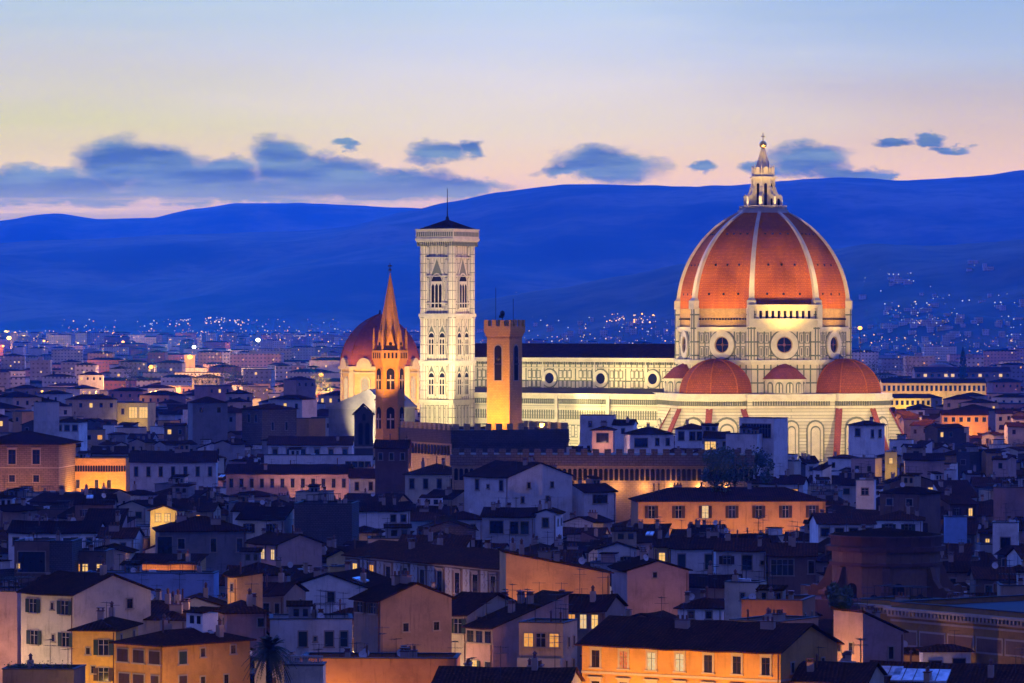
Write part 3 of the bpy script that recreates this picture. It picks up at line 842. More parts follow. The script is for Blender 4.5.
# ------------------------------------------------------------------ octagonal chapel with a dark red dome
cx_, cy_ = at(380, 327, 1646)[:2]
ch = thing('domed_chapel', 'lit octagonal chapel under a dark red tiled dome behind the thin brick spire', 'chapel', (cx_, cy_, 0), YAW + R(11))
t = MB(); t.prism(ngon(8, 15.2, A8), 0, 38.4)
for i in range(8):
    a = A8 + i * math.pi / 4; t.mat(1); oriented(t, a, 13.6, 15.6, -1.2, 1.2, 0, 38.4)
    t.mat(0)
body = t.build('drum', ['warm_stone', 'stone_trim'], ch)
t = MB(); t.prism(ngon(8, 16.6, A8), 38.4, 39.6); t.prism(ngon(8, 16.0, A8), 36.8, 37.3); t.prism(ngon(8, 15.8, A8), 24.0, 25.0)
for i in range(8):
    a = i * math.pi / 4
    t.arch(face(a, 14.2, 0, 38.5), (math.cos(a), math.sin(a), 0), 6.2, 4.4, 1.4)
t.build('cornice', ['stone_trim'], body)
for i in range(8):
    a = i * math.pi / 4; n = (math.cos(a), math.sin(a), 0)
    w = MB().arch(face(a, 13.95, 0, 26), n, 4.6, 9.8, .4).build('window', ['stone_trim'], body)
    MB().arch(face(a, 14.2, 0, 26.6), n, 3.2, 8.4, .25).build('pane', ['lit_pale'], w)
t = MB(); vs = []; n_ = 16
for j in range(n_ + 1):
    h = 20.4 * j / n_
    vs += [(x, y, 39.5 + h) for x, y in ngon(8, max(.8, math.sqrt(max(0, (15.6 + 5.6) ** 2 - h * h)) - 5.6), A8)]
t.add(vs, [(j * 8 + i, j * 8 + (i + 1) % 8, j * 8 + 8 + (i + 1) % 8, j * 8 + 8 + i) for j in range(n_) for i in range(8)] + [tuple(n_ * 8 + i for i in range(8))])
cd = t.build('dome', ['chapel_tile'], ch)
t = MB()
for i in range(8):
    for j in range(n_): t.tube(vs[j * 8 + i], vs[j * 8 + 8 + i], .28, k=5)
t.build('ridge_tile', ['chapel_tile'], cd)
t = MB().tube((0, 0, 59.6), (0, 0, 61), .8, .4); t.ball((0, 0, 61.3), .45); t.build('finial', ['lead'], cd)

# pale sloping roof between chapel and spire
px0 = at(372, 327, 1330)
pr = thing('pale_roofed_church', 'church with a plain pale sloping roof below the domed chapel', 'church', (px0[0], px0[1], 0), R(-20))
MB().box(-10, 10, -12, 12, 0, 29).build('wall', ['grey'], pr)
MB().extr([(-10.6, 29.0), (10.6, 29.0), (10.6, 29.5), (4, 35.4), (-10.6, 29.5)], (-12.5, 12.5), lambda t, u, v: (u, -t, v)).build('roof', ['tent_white'], pr)

# ------------------------------------------------------------------ brick spire (six sided abbey tower)
bt.scale = (.82, .82, 1)
sx_, sy_ = at(390, 327, 1040)[:2]
sp = thing('spire_tower', 'slender six sided brick bell tower with a pointed orange lit spire', 'bell tower', (sx_, sy_, 0), R(4))
H6 = math.pi / 6
t = MB(); t.prism(ngon(6, 3.6, H6 * 0), 0, 45.2)
sb = t.build('shaft', ['spire_brick'], sp)
t = MB()
for z in (27.2, 36.6): t.prism(ngon(6, 3.9, 0), z, z + .5)
for k in range(4): t.prism(ngon(6, 3.7 + .18 * k, 0), 45.0 + .45 * k, 45.5 + .45 * k)
t.prism(ngon(6, 4.5, 0), 46.8, 49.2)
t.mat(1)
for i in range(6):
    a = H6 + i * math.pi / 3
    for k in (-1.5, -.5, .5, 1.5): oriented(t, a, 4.5 * math.cos(H6) - .1, 4.5 * math.cos(H6) + .04, k * .95 - .24, k * .95 + .24, 47.2, 48.6)
t.build('cornice', ['spire_brick', 'dark_hole'], sb)
for i in range(6):
    a = H6 + i * math.pi / 3; n = (math.cos(a), math.sin(a), 0); ap = 3.6 * math.cos(H6)
    for z, h in ((29.6, 5.4), (39.4, 5.2)):
        w = MB(); w.arch(face(a, ap - .05, 0, z), n, 2.5, h + .5, .2); 
        wo = w.build('window', ['spire_brick'], sb)
        q = MB().arch(face(a, ap + .1, 0, z + .1), n, 2.0, h, .1); q.mat(1); oriented(q, a, ap + .16, ap + .36, -.13, .13, z, z + h * .7); oriented(q, a, ap + .16, ap + .36, -.9, .9, z + h * .42, z + h * .5)
        q.build('opening', ['dark_hole', 'stone_trim'], wo)
t = MB(); t.cone(ngon(6, 3.35, 0), 49.1, (0, 0, 68.6))
for i in range(6):
    b = i * math.pi / 3; t.tube((3.35 * math.cos(b), 3.35 * math.sin(b), 49.1), (.05, 0, 68.6), .16, .06, 5)
s2 = t.build('spire', ['spire_brick'], sp)
for i in range(6):
    a = H6 + i * math.pi / 3; ap = 3.2 * math.cos(H6)
    m = MB().extr([(-1.5, 49.1), (1.5, 49.1), (0, 54.2)], (ap - 1.6, ap + .3), lambda q, u, v: face(a, q, u, v)); m.mat(1).disc(face(a, ap + .28, 0, 50.8), (math.cos(a), math.sin(a), 0), .45, .06, 12); m.build('gable', ['spire_brick', 'dark_hole'], s2)
    b = a + H6
    MB().tube((4.0 * math.cos(b), 4.0 * math.sin(b), 49.1), (4.0 * math.cos(b), 4.0 * math.sin(b), 52.2), .35).tube((4.0 * math.cos(b), 4.0 * math.sin(b), 52.2), (4.0 * math.cos(b), 4.0 * math.sin(b), 55), .42, .03).build('pinnacle', ['spire_brick'], s2)
t = MB().tube((0, 0, 68.4), (0, 0, 71.0), .1); t.ball((0, 0, 69.3), .4); t.box(-.55, .55, -.06, .06, 70.1, 70.4); t.build('cross', ['dark_metal'], sp)

# ------------------------------------------------------------------ orange tower with battlements
tx_, ty_ = at(504.5, 327, 1003)[:2]
tw = thing('battlement_tower', 'orange lit square stone tower with battlements standing before the nave', 'tower', (tx_, ty_, 0), R(-29))
q = 3.1
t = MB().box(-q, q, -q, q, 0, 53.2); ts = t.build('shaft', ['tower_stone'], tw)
t = MB()
for k in range(4): t.box(-q - .14 * k, q + .14 * k, -q - .14 * k, q + .14 * k, 52.2 + .4 * k, 52.6 + .4 * k)
t.box(-q - .55, q + .55, -q - .55, q + .55, 53.7, 55.2)
for i in range(4):
    a = i * math.pi / 2
    for k in range(4):
        if k == 3: continue
        c0 = -3.3 + k * 2.2
        oriented(t, a, q + .1, q + .56, c0 - .55 + .25, c0 + .55 + .25, 55.2, 56.7)
t.build('battlement', ['tower_stone'], ts)
for i in range(4):
    a = i * math.pi / 2; n = (math.cos(a), math.sin(a), 0)
    w = MB().arch(face(a, q - .05, 0, 42.0), n, 2.5, 8.9, .15).build('belfry_opening', ['stone_trim'], ts)
    m = MB().arch(face(a, q + .02, 0, 42.2), n, 1.9, 8.4, .12); m.mat(1); oriented(m, a, q + .1, q + .3, -.95, .95, 45.9, 46.3); m.ball(face(a, q - .3, 0, 47.4), .7); m.build('opening', ['dark_hole', 'dark_metal'], w)
t = MB()
for x, h in ((-2.4, 9.5), (2.4, 6.8)): t.tube((x, 0, 55), (x, 0, 55 + h), .07)
t.build('mast', ['dark_metal'], tw)
t = MB().tube((0, -1, 55), (0, -1, 57.6), .1); t.ball((0, -1, 58.2), .65, 8, 1.3); t.box(-.9, .3, -1.1, -.9, 57.2, 57.8); t.build('weathervane', ['dark_metal'], tw)

# ------------------------------------------------------------------ crenellated palace
def crenels(mb, a, b, z, n, w=.5, th=.6, hh=1.5):
    ax, ay = a; bx, by = b; L = math.hypot(bx - ax, by - ay); ux, uy = (bx - ax) / L, (by - ay) / L
    for k in range(n):
        t0 = L * (k + .5 - w / 2) / n; t1 = L * (k + .5 + w / 2) / n
        p = [(ax + ux * t0, ay + uy * t0), (ax + ux * t1, ay + uy * t1)]
        nx, ny = -uy * th, ux * th
        mb.prism([p[0], p[1], (p[1][0] + nx, p[1][1] + ny), (p[0][0] + nx, p[0][1] + ny)], z, z + hh)
def corbels(mb, a, b, z, n, out=.35):
    ax, ay = a; bx, by = b; L = math.hypot(bx - ax, by - ay); ux, uy = (bx - ax) / L, (by - ay) / L
    for k in range(n):
        t0 = L * k / n; t1 = t0 + L * .35 / n
        p = [(ax + ux * t0, ay + uy * t0), (ax + ux * t1, ay + uy * t1)]; nx, ny = uy * out, -ux * out
        mb.prism([(p[0][0] + nx, p[0][1] + ny), (p[1][0] + nx, p[1][1] + ny), p[1], p[0]], z, z + 1.1)
Yc = 985.0; pc = at(452, 327, Yc)
pal = thing('crenellated_palace', 'dark stone palace with battlements, its left side lit, below the orange tower', 'palace', (pc[0], pc[1], 0), R(24))
W_, D_ = 29.8, 31.5
t = MB().box(0, W_, 0, D_, 0, 30.0); pw = t.build('wall', ['dark_stone'], pal)
t = MB().box(-.45, W_ + .45, -.45, 0, 27.4, 30.6); t.box(-.45, 0, 0, D_, 27.4, 30.6); t.box(W_, W_ + .45, 0, D_, 27.4, 30.6); t.box(-.45, W_ + .45, D_, D_ + .45, 27.4, 30.6)
t.mat(1)
crenels(t, (-.45, -.45), (W_ + .45, -.45), 30.6, 11); crenels(t, (W_ + .45, -.45), (W_ + .45, D_), 30.6, 11); crenels(t, (-.45, D_), (-.45, -.45), 30.6, 11)
corbels(t, (-.45, D_), (-.45, 0), 26.2, 26, -.0) if False else None
t.build('battlement', ['dark_stone', 'warm_stone'], pw)
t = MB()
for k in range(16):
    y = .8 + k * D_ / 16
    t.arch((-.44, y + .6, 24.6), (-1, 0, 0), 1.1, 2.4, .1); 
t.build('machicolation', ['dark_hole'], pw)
t = MB().box(-.2, 0, 0, D_, 0, 27.4); t.build('lit_tone_wall', ['warm_stone'], pw)  # lit left flank: paler stone than the front puts lamplight into the colour
Y2 = 915.0; p2 = at(452, 327, Y2)
rng = thing('crenellated_range', 'long low battlemented wall with a lit row of corbels under the battlements', 'palace', (p2[0], p2[1], 0), R(-4))
L2 = (752 - 452) * Y2 / F
t = MB().box(0, L2, 0, 14, 0, 26.5); rw = t.build('wall', ['warm_stone'], rng)
t = MB().box(-.4, L2 + .4, -.6, 0, 24.6, 27.0); t.box(-.4, L2 + .4, 0, 14.4, 26.5, 27.0)
crenels(t, (-.4, -.6), (L2 + .4, -.6), 27.0, 26, .55, .5, 1.3); t.build('battlement', ['stone'], rw)
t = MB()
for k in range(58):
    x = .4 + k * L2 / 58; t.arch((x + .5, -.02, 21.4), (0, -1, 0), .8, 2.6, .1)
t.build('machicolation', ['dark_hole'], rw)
# ------------------------------------------------------------------ houses
S_, C_, P_, D_, B_ = 'S', 'C', 'P', 'D', 'B'
HOUSES = []            # records used for collisions, visibility and labels
def window(parent, style, w, h, loc, rz, lit=None, detail=True):
    w, h = round(w, 1), round(h, 1)
    if not detail:
        me = shared(('wd', w, h, lit), lambda: MB().box(-w / 2 - .12, w / 2 + .12, -.05, .02, -.12, h + .12).mat(1).box(-w / 2, w / 2, -.08, .02, 0, h).mesh('window', ['surround', lit or 'glass_dark']))
        return link('window', me, parent, loc, rz)
    def fr():
        b = MB()
        s = .16 if style != 'P' else .26
        b.box(-w / 2 - s, -w / 2, -.1, .02, -.02, h + .02); b.box(w / 2, w / 2 + s, -.1, .02, -.02, h + .02); b.box(-w / 2 - s, w / 2 + s, -.1, .02, h + .02, h + .02 + s)
        b.box(-w / 2 - s - .1, w / 2 + s + .1, -.22, .02, -.2, -.02)
        if style == 'P':
            b.box(-w / 2 - .45, w / 2 + .45, -.34, .02, h + .42, h + .6); b.box(-w / 2 - .3, w / 2 + .3, -.16, .02, h + .28, h + .42)
        b.mat(1)
        n = 2 if w < 2.2 else max(3, int(w / .9))
        for k in range(1, n): b.box(-w / 2 + w * k / n - .03, -w / 2 + w * k / n + .03, -.075, -.02, 0, h)
        b.box(-w / 2, w / 2, -.075, -.02, h * .66, h * .66 + .045)
        return b.mesh('window', ['stone_trim' if style == 'P' else 'surround', 'frame_white' if style in 'SB' else 'wood'])
    o = link('window', shared(('wf', style, w, h), fr), parent, loc, rz)
    link('pane', shared(('wp', w, h, lit), lambda: MB().box(-w / 2, w / 2, -.045, .015, 0, h).mesh('pane', [lit or 'glass_dark'])), o)
    if style in 'SC':
        green = 'shutter_green' if (int(w * 10) + int(h * 10) * 3) % 2 else 'shutter_brown'
        if style == 'S':
            for s in (-1, 1):
                def sh():
                    x0, x1 = sorted((s * (w / 2 + .05), s * (w / 2 + .05 + w * .5)))
                    b = MB().box(x0, x1, -.2, -.12, 0, h)
                    for k in range(int(h / .22)): b.box(x0 + .06, x1 - .06, -.24, -.2, .06 + k * .22, .18 + k * .22)
                    return b.mesh('shutter', [green])
                link('shutter', shared(('ws', s, w, h, green), sh), o)
        else:
            def sh():
                b = MB()
                for x0, x1 in ((-w / 2, -.02), (.02, w / 2)):
                    b.box(x0, x1, -.17, -.105, 0, h)
                    for k in range(int(h / .22)): b.box(x0 + .06, x1 - .06, -.2, -.17, .06 + k * .22, .18 + k * .22)
                return b.mesh('shutter', [green])
            link('shutter', shared(('wc', w, h, green), sh), o)
    return o

def chimney_mesh(kind):
    b = MB()
    if kind == 0:
        b.box(-.4, .4, -.3, .3, -1.2, 1.3); b.mat(1).box(-.5, .5, -.4, .4, 1.3, 1.42)
        for x in (-.35, .25): b.box(x, x + .1, -.3, .3, 1.42, 1.7)
        b.box(-.5, .5, -.4, .4, 1.7, 1.8)
    elif kind == 1:
        b.box(-.35, .35, -.35, .35, -1.2, 1.6); b.mat(1).tube((0, 0, 1.6), (0, 0, 2.1), .2, .2, 8); b.cone(ngon(8, .34), 2.1, (0, 0, 2.5))
    elif kind == 2:
        b.box(-.9, .9, -.35, .35, -1.4, 1.1); b.mat(1).box(-1.0, 1.0, -.45, .45, 1.1, 1.22)
        for x in (-.6, 0, .6): b.tube((x, 0, 1.22), (x, 0, 1.75), .15, .13, 7)
    else:
        b.mat(1).tube((0, 0, -1), (0, 0, 1.7), .13, .13, 7); b.cone(ngon(8, .26), 1.7, (0, 0, 2.0))
    return b.mesh('chimney', ['chimney_plaster', 'copper'])
def antenna_mesh(kind):
    b = MB(); h = (3.0, 4.2, 2.4)[kind]
    b.tube((0, 0, -.8), (0, 0, h), .045, .035, 5)
    for q, zz in enumerate((h - .15, h - .9)[:kind % 2 + 1]):
        a = .6 + q * 1.3; c, s = math.cos(a), math.sin(a)
        b.tube((-.9 * c, -.9 * s, zz), (.9 * c, .9 * s, zz), .03, .03, 4)
        for k in range(6):
            u = -.85 + k * .34; l = .5 - .04 * k
            b.tube((u * c - l * s, u * s + l * c, zz), (u * c + l * s, u * s - l * c, zz), .022, .022, 4)
    return b.mesh('antenna', ['dark_metal'])
def dish_mesh():
    b = MB(); b.tube((0, 0, -.6), (0, 0, .6), .05, .05, 6)
    n = Vector((.25, -.9, .35)).normalized(); t = n.orthogonal().normalized(); u = n.cross(t); c = Vector((0, -.1, .9)); vs = [c - n * .16]; k = 14
    for r, off in ((.28, -.11), (.52, .02)):
        vs += [c + n * off + (t * math.cos(2 * math.pi * i / k) + u * math.sin(2 * math.pi * i / k)) * r for i in range(k)]
    b.mat(1).add(vs, [(0, 1 + i, 1 + (i + 1) % k) for i in range(k)] + [(1 + i, 1 + k + i, 1 + k + (i + 1) % k, 1 + (i + 1) % k) for i in range(k)])
    b.mat(0).tube(c - n * .1, c + n * .5, .025, .02, 4)
    return b.mesh('satellite_dish', ['dark_metal', 'dish_white'])

def room_mesh(kind):
    b = MB(); w, q, h = ((1.5, 1.3, 2.1), (1.1, 1.2, 1.7), (2.1, 1.4, 2.3))[kind % 3]
    b.box(-w, w, -q, q, -2.6, h)
    b.mat(1).extr([(-q - .35, h + .02), (q + .35, h + .5), (q + .35, h + .66), (-q - .35, h + .18)], (-w - .3, w + .3), lambda t, u, v: (t, u, v))
    b.mat(2).box(-w * .55, -w * .05, -q - .03, -q + .01, h - 1.3, h - .3); b.box(w * .3, w * .75, -q - .03, -q + .01, h - 1.3, h - .3)
    return b.mesh('rooftop_room', [('white', 'tan', 'grey')[kind // 3], 'tile', 'glass_dark'])
def pergola_mesh(kind):
    b = MB(); w, q, h = ((2.0, 1.4, 2.3), (1.4, 1.1, 2.1))[kind]
    for x in (-w, 0, w):
        for y in (-q, q): b.tube((x, y, -.5), (x, y, h), .06, .06, 4)
    for x in [-w + 2 * w * k / 7 for k in range(8)]: b.tube((x, -q - .2, h), (x, q + .2, h), .05, .05, 4)
    for y in (-q, q): b.tube((-w - .2, y, h), (w + .2, y, h), .06, .06, 4); b.tube((-w, y, .9), (w, y, .9), .04, .04, 4)
    return b.mesh('pergola', ['wood'])
def unit_mesh(kind):
    b = MB(); b.box(-.55, .55, -.3, .3, -.5, .75).box(-.6, .6, -.35, .35, .75, .8)
    b.mat(1).disc((0, -.3, .2), (0, -1, 0), .26, .03, 10)
    return b.mesh('cooling_unit', ['dish_white', 'dark_metal'])
def roof_z(rt, w, d, h, p, x, y):
    if rt == 'x': return h + p * (d / 2 - abs(y))
    if rt == 'y': return h + p * (w / 2 - abs(x))
    if rt in ('hip', 'pyr'): return h + p * max(0, min(d / 2 - abs(y), w / 2 - abs(x)))
    if rt == 'shed': return h + p * (y + d / 2)
    if rt == 'L': return h + p * (w / 2 - x)
    return h + .1
def walls_roof(rt, w, d, h, p, ov):
    wl = MB(); rf = MB(); hw, hd = w / 2, d / 2; T = .2
    if rt == 'flat':
        wl.box(-hw, hw, -hd, hd, 0, h)
        for a in ((-hw, hw, -hd, -hd + .3), (-hw, hw, hd - .3, hd), (-hw, -hw + .3, -hd + .3, hd - .3), (hw - .3, hw, -hd + .3, hd - .3)): wl.box(*a, h, h + .75)
        rf.box(-hw + .3, hw - .3, -hd + .3, hd - .3, h + .004, h + .12)
        for a in ((-hw - .12, hw + .12, -hd - .12, -hd + .42), (-hw - .12, hw + .12, hd - .42, hd + .12), (-hw - .12, -hw + .42, -hd + .42, hd - .42), (hw - .42, hw + .12, -hd + .42, hd - .42)): rf.box(*a, h + .755, h + .9)
        return wl, rf
    e = -ov * p
    js = random.Random(int(w * 1000 + d * 77)); ph = js.uniform(0, 6); am = js.uniform(.02, .07)
    def sag(L): return lambda t: -js.uniform(.0, .05) + am * math.sin(t * .9 + ph) - .10 * max(0, 1 - (t / L) ** 2) + .1
    def steps(L): n = max(3, min(9, int(L / 1.5))); return [-L + 2 * L * k / n for k in range(n + 1)]
    if rt == 'x':
        wl.extr([(-hd, 0), (hd, 0), (hd, h), (0, h + p * hd), (-hd, h)], (-hw, hw), lambda t, u, v: (t, u, v))
        pr = [(-hd - ov, h + e + .03), (0, h + p * hd + .03), (hd + ov, h + e + .03), (hd + ov, h + e + T), (0, h + p * hd + T + .06), (-hd - ov, h + e + T)]
        rf.sweep(pr, steps(hw + ov * .6), lambda t, u, v: (t, u, v), sag(hw + ov * .6))
    elif rt == 'y':
        wl.extr([(-hw, 0), (hw, 0), (hw, h), (0, h + p * hw), (-hw, h)], (-hd, hd), lambda t, u, v: (u, t, v))
        pr = [(-hw - ov, h + e + .03), (0, h + p * hw + .03), (hw + ov, h + e + .03), (hw + ov, h + e + T), (0, h + p * hw + T + .06), (-hw - ov, h + e + T)]
        rf.sweep(pr, steps(hd + ov * .6), lambda t, u, v: (u, t, v), sag(hd + ov * .6))
    elif rt == 'shed':
        wl.extr([(-hd, 0), (hd, 0), (hd, h + p * d), (-hd, h)], (-hw, hw), lambda t, u, v: (t, u, v))
        pr = [(-hd - ov, h + e + .03), (hd + ov, h + p * d - e + .03), (hd + ov, h + p * d - e + T), (-hd - ov, h + e + T)]
        rf.sweep(pr, steps(hw + ov * .6), lambda t, u, v: (t, u, v), sag(hw + ov * .6))
    elif rt == 'L':
        wl.extr([(-hw, 0), (hw, 0), (hw, h), (-hw, h + p * w)], (-hd, hd), lambda t, u, v: (u, t, v))
        pr = [(-hw - ov * .5, h + p * (w + ov * .5) + .03), (hw + ov, h + e + .03), (hw + ov, h + e + T), (-hw - ov * .5, h + p * (w + ov * .5) + T)]
        rf.sweep(pr, steps(hd + ov * .4), lambda t, u, v: (u, t, v), sag(hd + ov * .4))
    else:
        wl.box(-hw, hw, -hd, hd, 0, h)
        W, D = hw + ov, hd + ov; m = min(W, D); rz = h + e + p * m + T; z0, z1 = h + e + .03, h + e + T
        a, b = W - m, D - m
        base = [(-W, -D), (W, -D), (W, D), (-W, D)]
        vs = [(x, y, z0) for x, y in base] + [(x, y, z1) for x, y in base]
        fs = [(3, 2, 1, 0)] + [(i, (i + 1) % 4, 4 + (i + 1) % 4, 4 + i) for i in range(4)]
        if a < .05 and b < .05: vs.append((0, 0, rz)); fs += [(4, 5, 8), (5, 6, 8), (6, 7, 8), (7, 4, 8)]
        elif a >= b: vs += [(-a, 0, rz), (a, 0, rz)]; fs += [(4, 5, 9, 8), (5, 6, 9), (6, 7, 8, 9), (7, 4, 8)]
        else: vs += [(0, -b, rz), (0, b, rz)]; fs += [(4, 5, 8), (5, 6, 9, 8), (6, 7, 9), (7, 4, 8, 9)]
        rf.add(vs, fs)
    return wl, rf

def corners(cx, cy, w, d, yaw, grow=0.0):
    c, s = math.cos(yaw), math.sin(yaw); a, b = w / 2 + grow, d / 2 + grow
    return [(cx + x * c - y * s, cy + x * s + y * c) for x, y in ((-a, -b), (a, -b), (a, b), (-a, b))]
def overlap(P, Q):
    for A, B in ((P, Q), (Q, P)):
        for i in range(len(A)):
            ex, ey = A[(i + 1) % len(A)][0] - A[i][0], A[(i + 1) % len(A)][1] - A[i][1]
            pa = [-ey * x + ex * y for x, y in A]; pb = [-ey * x + ex * y for x, y in B]
            if max(pa) <= min(pb) or max(pb) <= min(pa): return False
    return True
BLOCK = []             # (footprint) of everything that is not a house
def block(cx, cy, w, d, yaw, vis=None):
    BLOCK.append((corners(cx, cy, w, d, yaw), vis, cy))

ROOF_WORD = {'x': 'gabled', 'y': 'gabled', 'hip': 'hip roofed', 'pyr': 'pyramid roofed', 'flat': 'flat roofed', 'shed': 'lean-to roofed', 'L': 'lean-to roofed'}
def house(label, x0, x1, py, h, yaw, dep, rt, col, vb, win=(), swin=(), p=.32, ov=.6, ch=0, ant=0, dish=0, sky=(), band=(), hand=True, roofmat=None, name='house', cat='house', detail=True, group='houses of the old town'):
    yaw = R(yaw); Y = (CZ - h) * F / (py - H)
    X0, X1 = (x0 - 512) / F * Y, (x1 - 512) / F * Y
    w = (X1 - X0) / math.cos(yaw)
    fx, fy = (X0 + X1) / 2, Y
    cx, cy = fx - math.sin(yaw) * dep / 2, fy + math.cos(yaw) * dep / 2
    rnd = random.Random(int(x0 * 31 + py * 17 + h * 7))
    for kw_, nm in (('palace', 'palace'), ('convent', 'convent_wing'), ('tower house', 'tower_house')):
        if label and label.split(' beside')[0].split(' behind')[0].split(', ')[0].split(' in front')[0].split(' left')[0].find(kw_) >= 0 and name == 'house': name = nm; cat = nm.replace('_', ' ')
    o = thing(name, label, cat, (cx, cy, 0), yaw, group)
    if hand and Y < 1000:
        ch += 1 + (w > 12); ant += 2
        if not swin and abs(yaw) > .12 and dep > 6 and not any(q in label for q in ('blank', 'bare', 'painted', 'great')): swin = ((D_, rnd.uniform(.8, 1.6), .8, 1.2, [rnd.uniform(.2, .4), rnd.uniform(.6, .8)]), (D_, rnd.uniform(4, 4.8), .8, 1.3, [rnd.uniform(.2, .45), rnd.uniform(.6, .8)]))
    wl, rf = walls_roof(rt, w, dep, h, p, ov if rt != 'flat' else 0)
    wall = wl.build('wall', [col], o)
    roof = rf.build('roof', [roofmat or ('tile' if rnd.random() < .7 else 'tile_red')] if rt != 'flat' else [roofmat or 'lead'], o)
    lits = {}
    nwin = 0
    for side, rows in ((0, win), (1, swin)):
        for row in rows:
            st, zo, ww, hh, pos = row[:5]; lt = row[5] if len(row) > 5 else {}
            if isinstance(pos, int): pos = [(k + .5) / pos for k in range(pos)]
            for k, q in enumerate(pos):
                if side == 0: loc = (-w / 2 + w * q, -dep / 2, h - zo - hh); rz = 0
                elif yaw < 0: loc = (w / 2, -dep / 2 + dep * q, h - zo - hh); rz = math.pi / 2
                else: loc = (-w / 2, dep / 2 - dep * q, h - zo - hh); rz = -math.pi / 2
                lm = lt.get(k); nwin += 1
                if lm: lits[lm] = lits.get(lm, 0) + 1
                window(o, st, ww, hh, loc, rz, lm, detail)
    for k, z in enumerate(band):
        MB().box(-w / 2 - .08, w / 2 + .08, -dep / 2 - .08, dep / 2 + .08, h - z - .14, h - z + .14).build('string_course', ['stone_trim'], wall)
    if detail and rt != 'flat' and Y < 900:      # rainwater pipe and gutter
        g = MB().tube((w / 2 - .3, -dep / 2 - .08, 0), (w / 2 - .3, -dep / 2 - .08, h - .3), .07, .07, 6); g.build('drainpipe', ['copper'], o)
    def rp():
        return rnd.uniform(-.4, .4) * w, rnd.uniform(-.32, .4) * dep
    for k in range(ch):
        x, y = rp(); kd = rnd.choice((0, 0, 1, 2, 3)); link('chimney', shared(('ch', kd), lambda: chimney_mesh(kd)), roof, (x, y, roof_z(rt, w, dep, h, p, x, y)), rnd.choice((0, math.pi / 2)))
    for k in range(ant):
        x, y = rp(); kd = rnd.randrange(3); link('antenna', shared(('an', kd), lambda: antenna_mesh(kd)), roof, (x, y, roof_z(rt, w, dep, h, p, x, y)), rnd.uniform(0, 3))
    for k in range(dish):
        x, y = rp(); link('satellite_dish', shared('dish', dish_mesh), roof, (x, y, roof_z(rt, w, dep, h, p, x, y)), rnd.uniform(-.5, .5))
    if 470 < py < 600 and Y < 1150 or (py > 425 and rnd.random() < .5):
        n_x = 2 if rt == 'flat' else 1
        for k in range(n_x):
            x, y = rp(); x *= .8; y = abs(y) * .7; q = rnd.random(); zz = roof_z(rt, w, dep, h, p, x, y)
            if w > 6.5 and q < (.35 if rt == 'flat' else .16): kd = rnd.randrange(9); link('rooftop_room', shared(('rr', kd), lambda: room_mesh(kd)), roof, (x, y, zz))
            elif rt == 'flat' and q < .85 and w > 6: kd = rnd.randrange(2); link('pergola', shared(('pe', kd), lambda: pergola_mesh(kd)), roof, (x, y, zz))
            elif q > .6 and rt == 'flat': link('cooling_unit', shared('cu', lambda: unit_mesh(0)), roof, (x, -y, roof_z(rt, w, dep, h, p, x, -y) + .3), rnd.uniform(-.4, .4))
    for (sx, sy, sw, sd) in sky:              # glass skylights lying on the roof
        x, y = sx * w, sy * dep
        zs = [roof_z(rt, w, dep, h, p, x + a * sw / 2, y + b * sd / 2) + .42 for a, b in ((-1, -1), (1, -1), (1, 1), (-1, 1))]
        vs = [(x + a * sw / 2, y + b * sd / 2, z) for (a, b), z in zip(((-1, -1), (1, -1), (1, 1), (-1, 1)), zs)]
        b = MB().add(vs + [(a, b_, z - .25) for a, b_, z in vs], [(0, 1, 2, 3), (7, 6, 5, 4), (0, 4, 5, 1), (1, 5, 6, 2), (2, 6, 7, 3), (3, 7, 4, 0)])
        b.mat(1)
        for k in range(1, max(2, int(sw / 1.2))):
            t = k / max(2, int(sw / 1.2)); q0 = Vector(vs[0]).lerp(Vector(vs[1]), t); q1 = Vector(vs[3]).lerp(Vector(vs[2]), t); b.tube(q0 + Vector((0, 0, .03)), q1 + Vector((0, 0, .03)), .05, .05, 4)
        b.build('skylight', ['skylight', 'dark_metal'], roof)
    fp = corners(cx, cy, w, dep, yaw)
    pxs = [512 + a * F / b for a, b in fp]
    ridge = h + (0 if rt == 'flat' else p * (dep / 2 if rt == 'x' else w / 2 if rt == 'y' else min(w, dep) / 2 if rt in ('hip', 'pyr') else dep if rt == 'shed' else w))
    top = min(H + (CZ - ridge) * F / (cy), py - 2)
    rec = dict(o=o, fp=fp, px=(min(pxs), max(pxs)), top=top, vb=vb, Y=min(b for a, b in fp), hand=hand, cx=(min(pxs) + max(pxs)) / 2, py=py, rt=rt, col=col, lits=lits, nwin=nwin, ch=ch, ant=ant, dish=dish, sky=len(sky), w=w, h=h, label=label, w_px=x1 - x0, wall=wall, roof=roof, yaw=yaw, dep=dep, cyY=cy)
    HOUSES.append(rec)
    return rec
A, Pp, Rd, Wm = 'lit_amber', 'lit_pale', 'lit_red', 'lit_warm'
hs = house
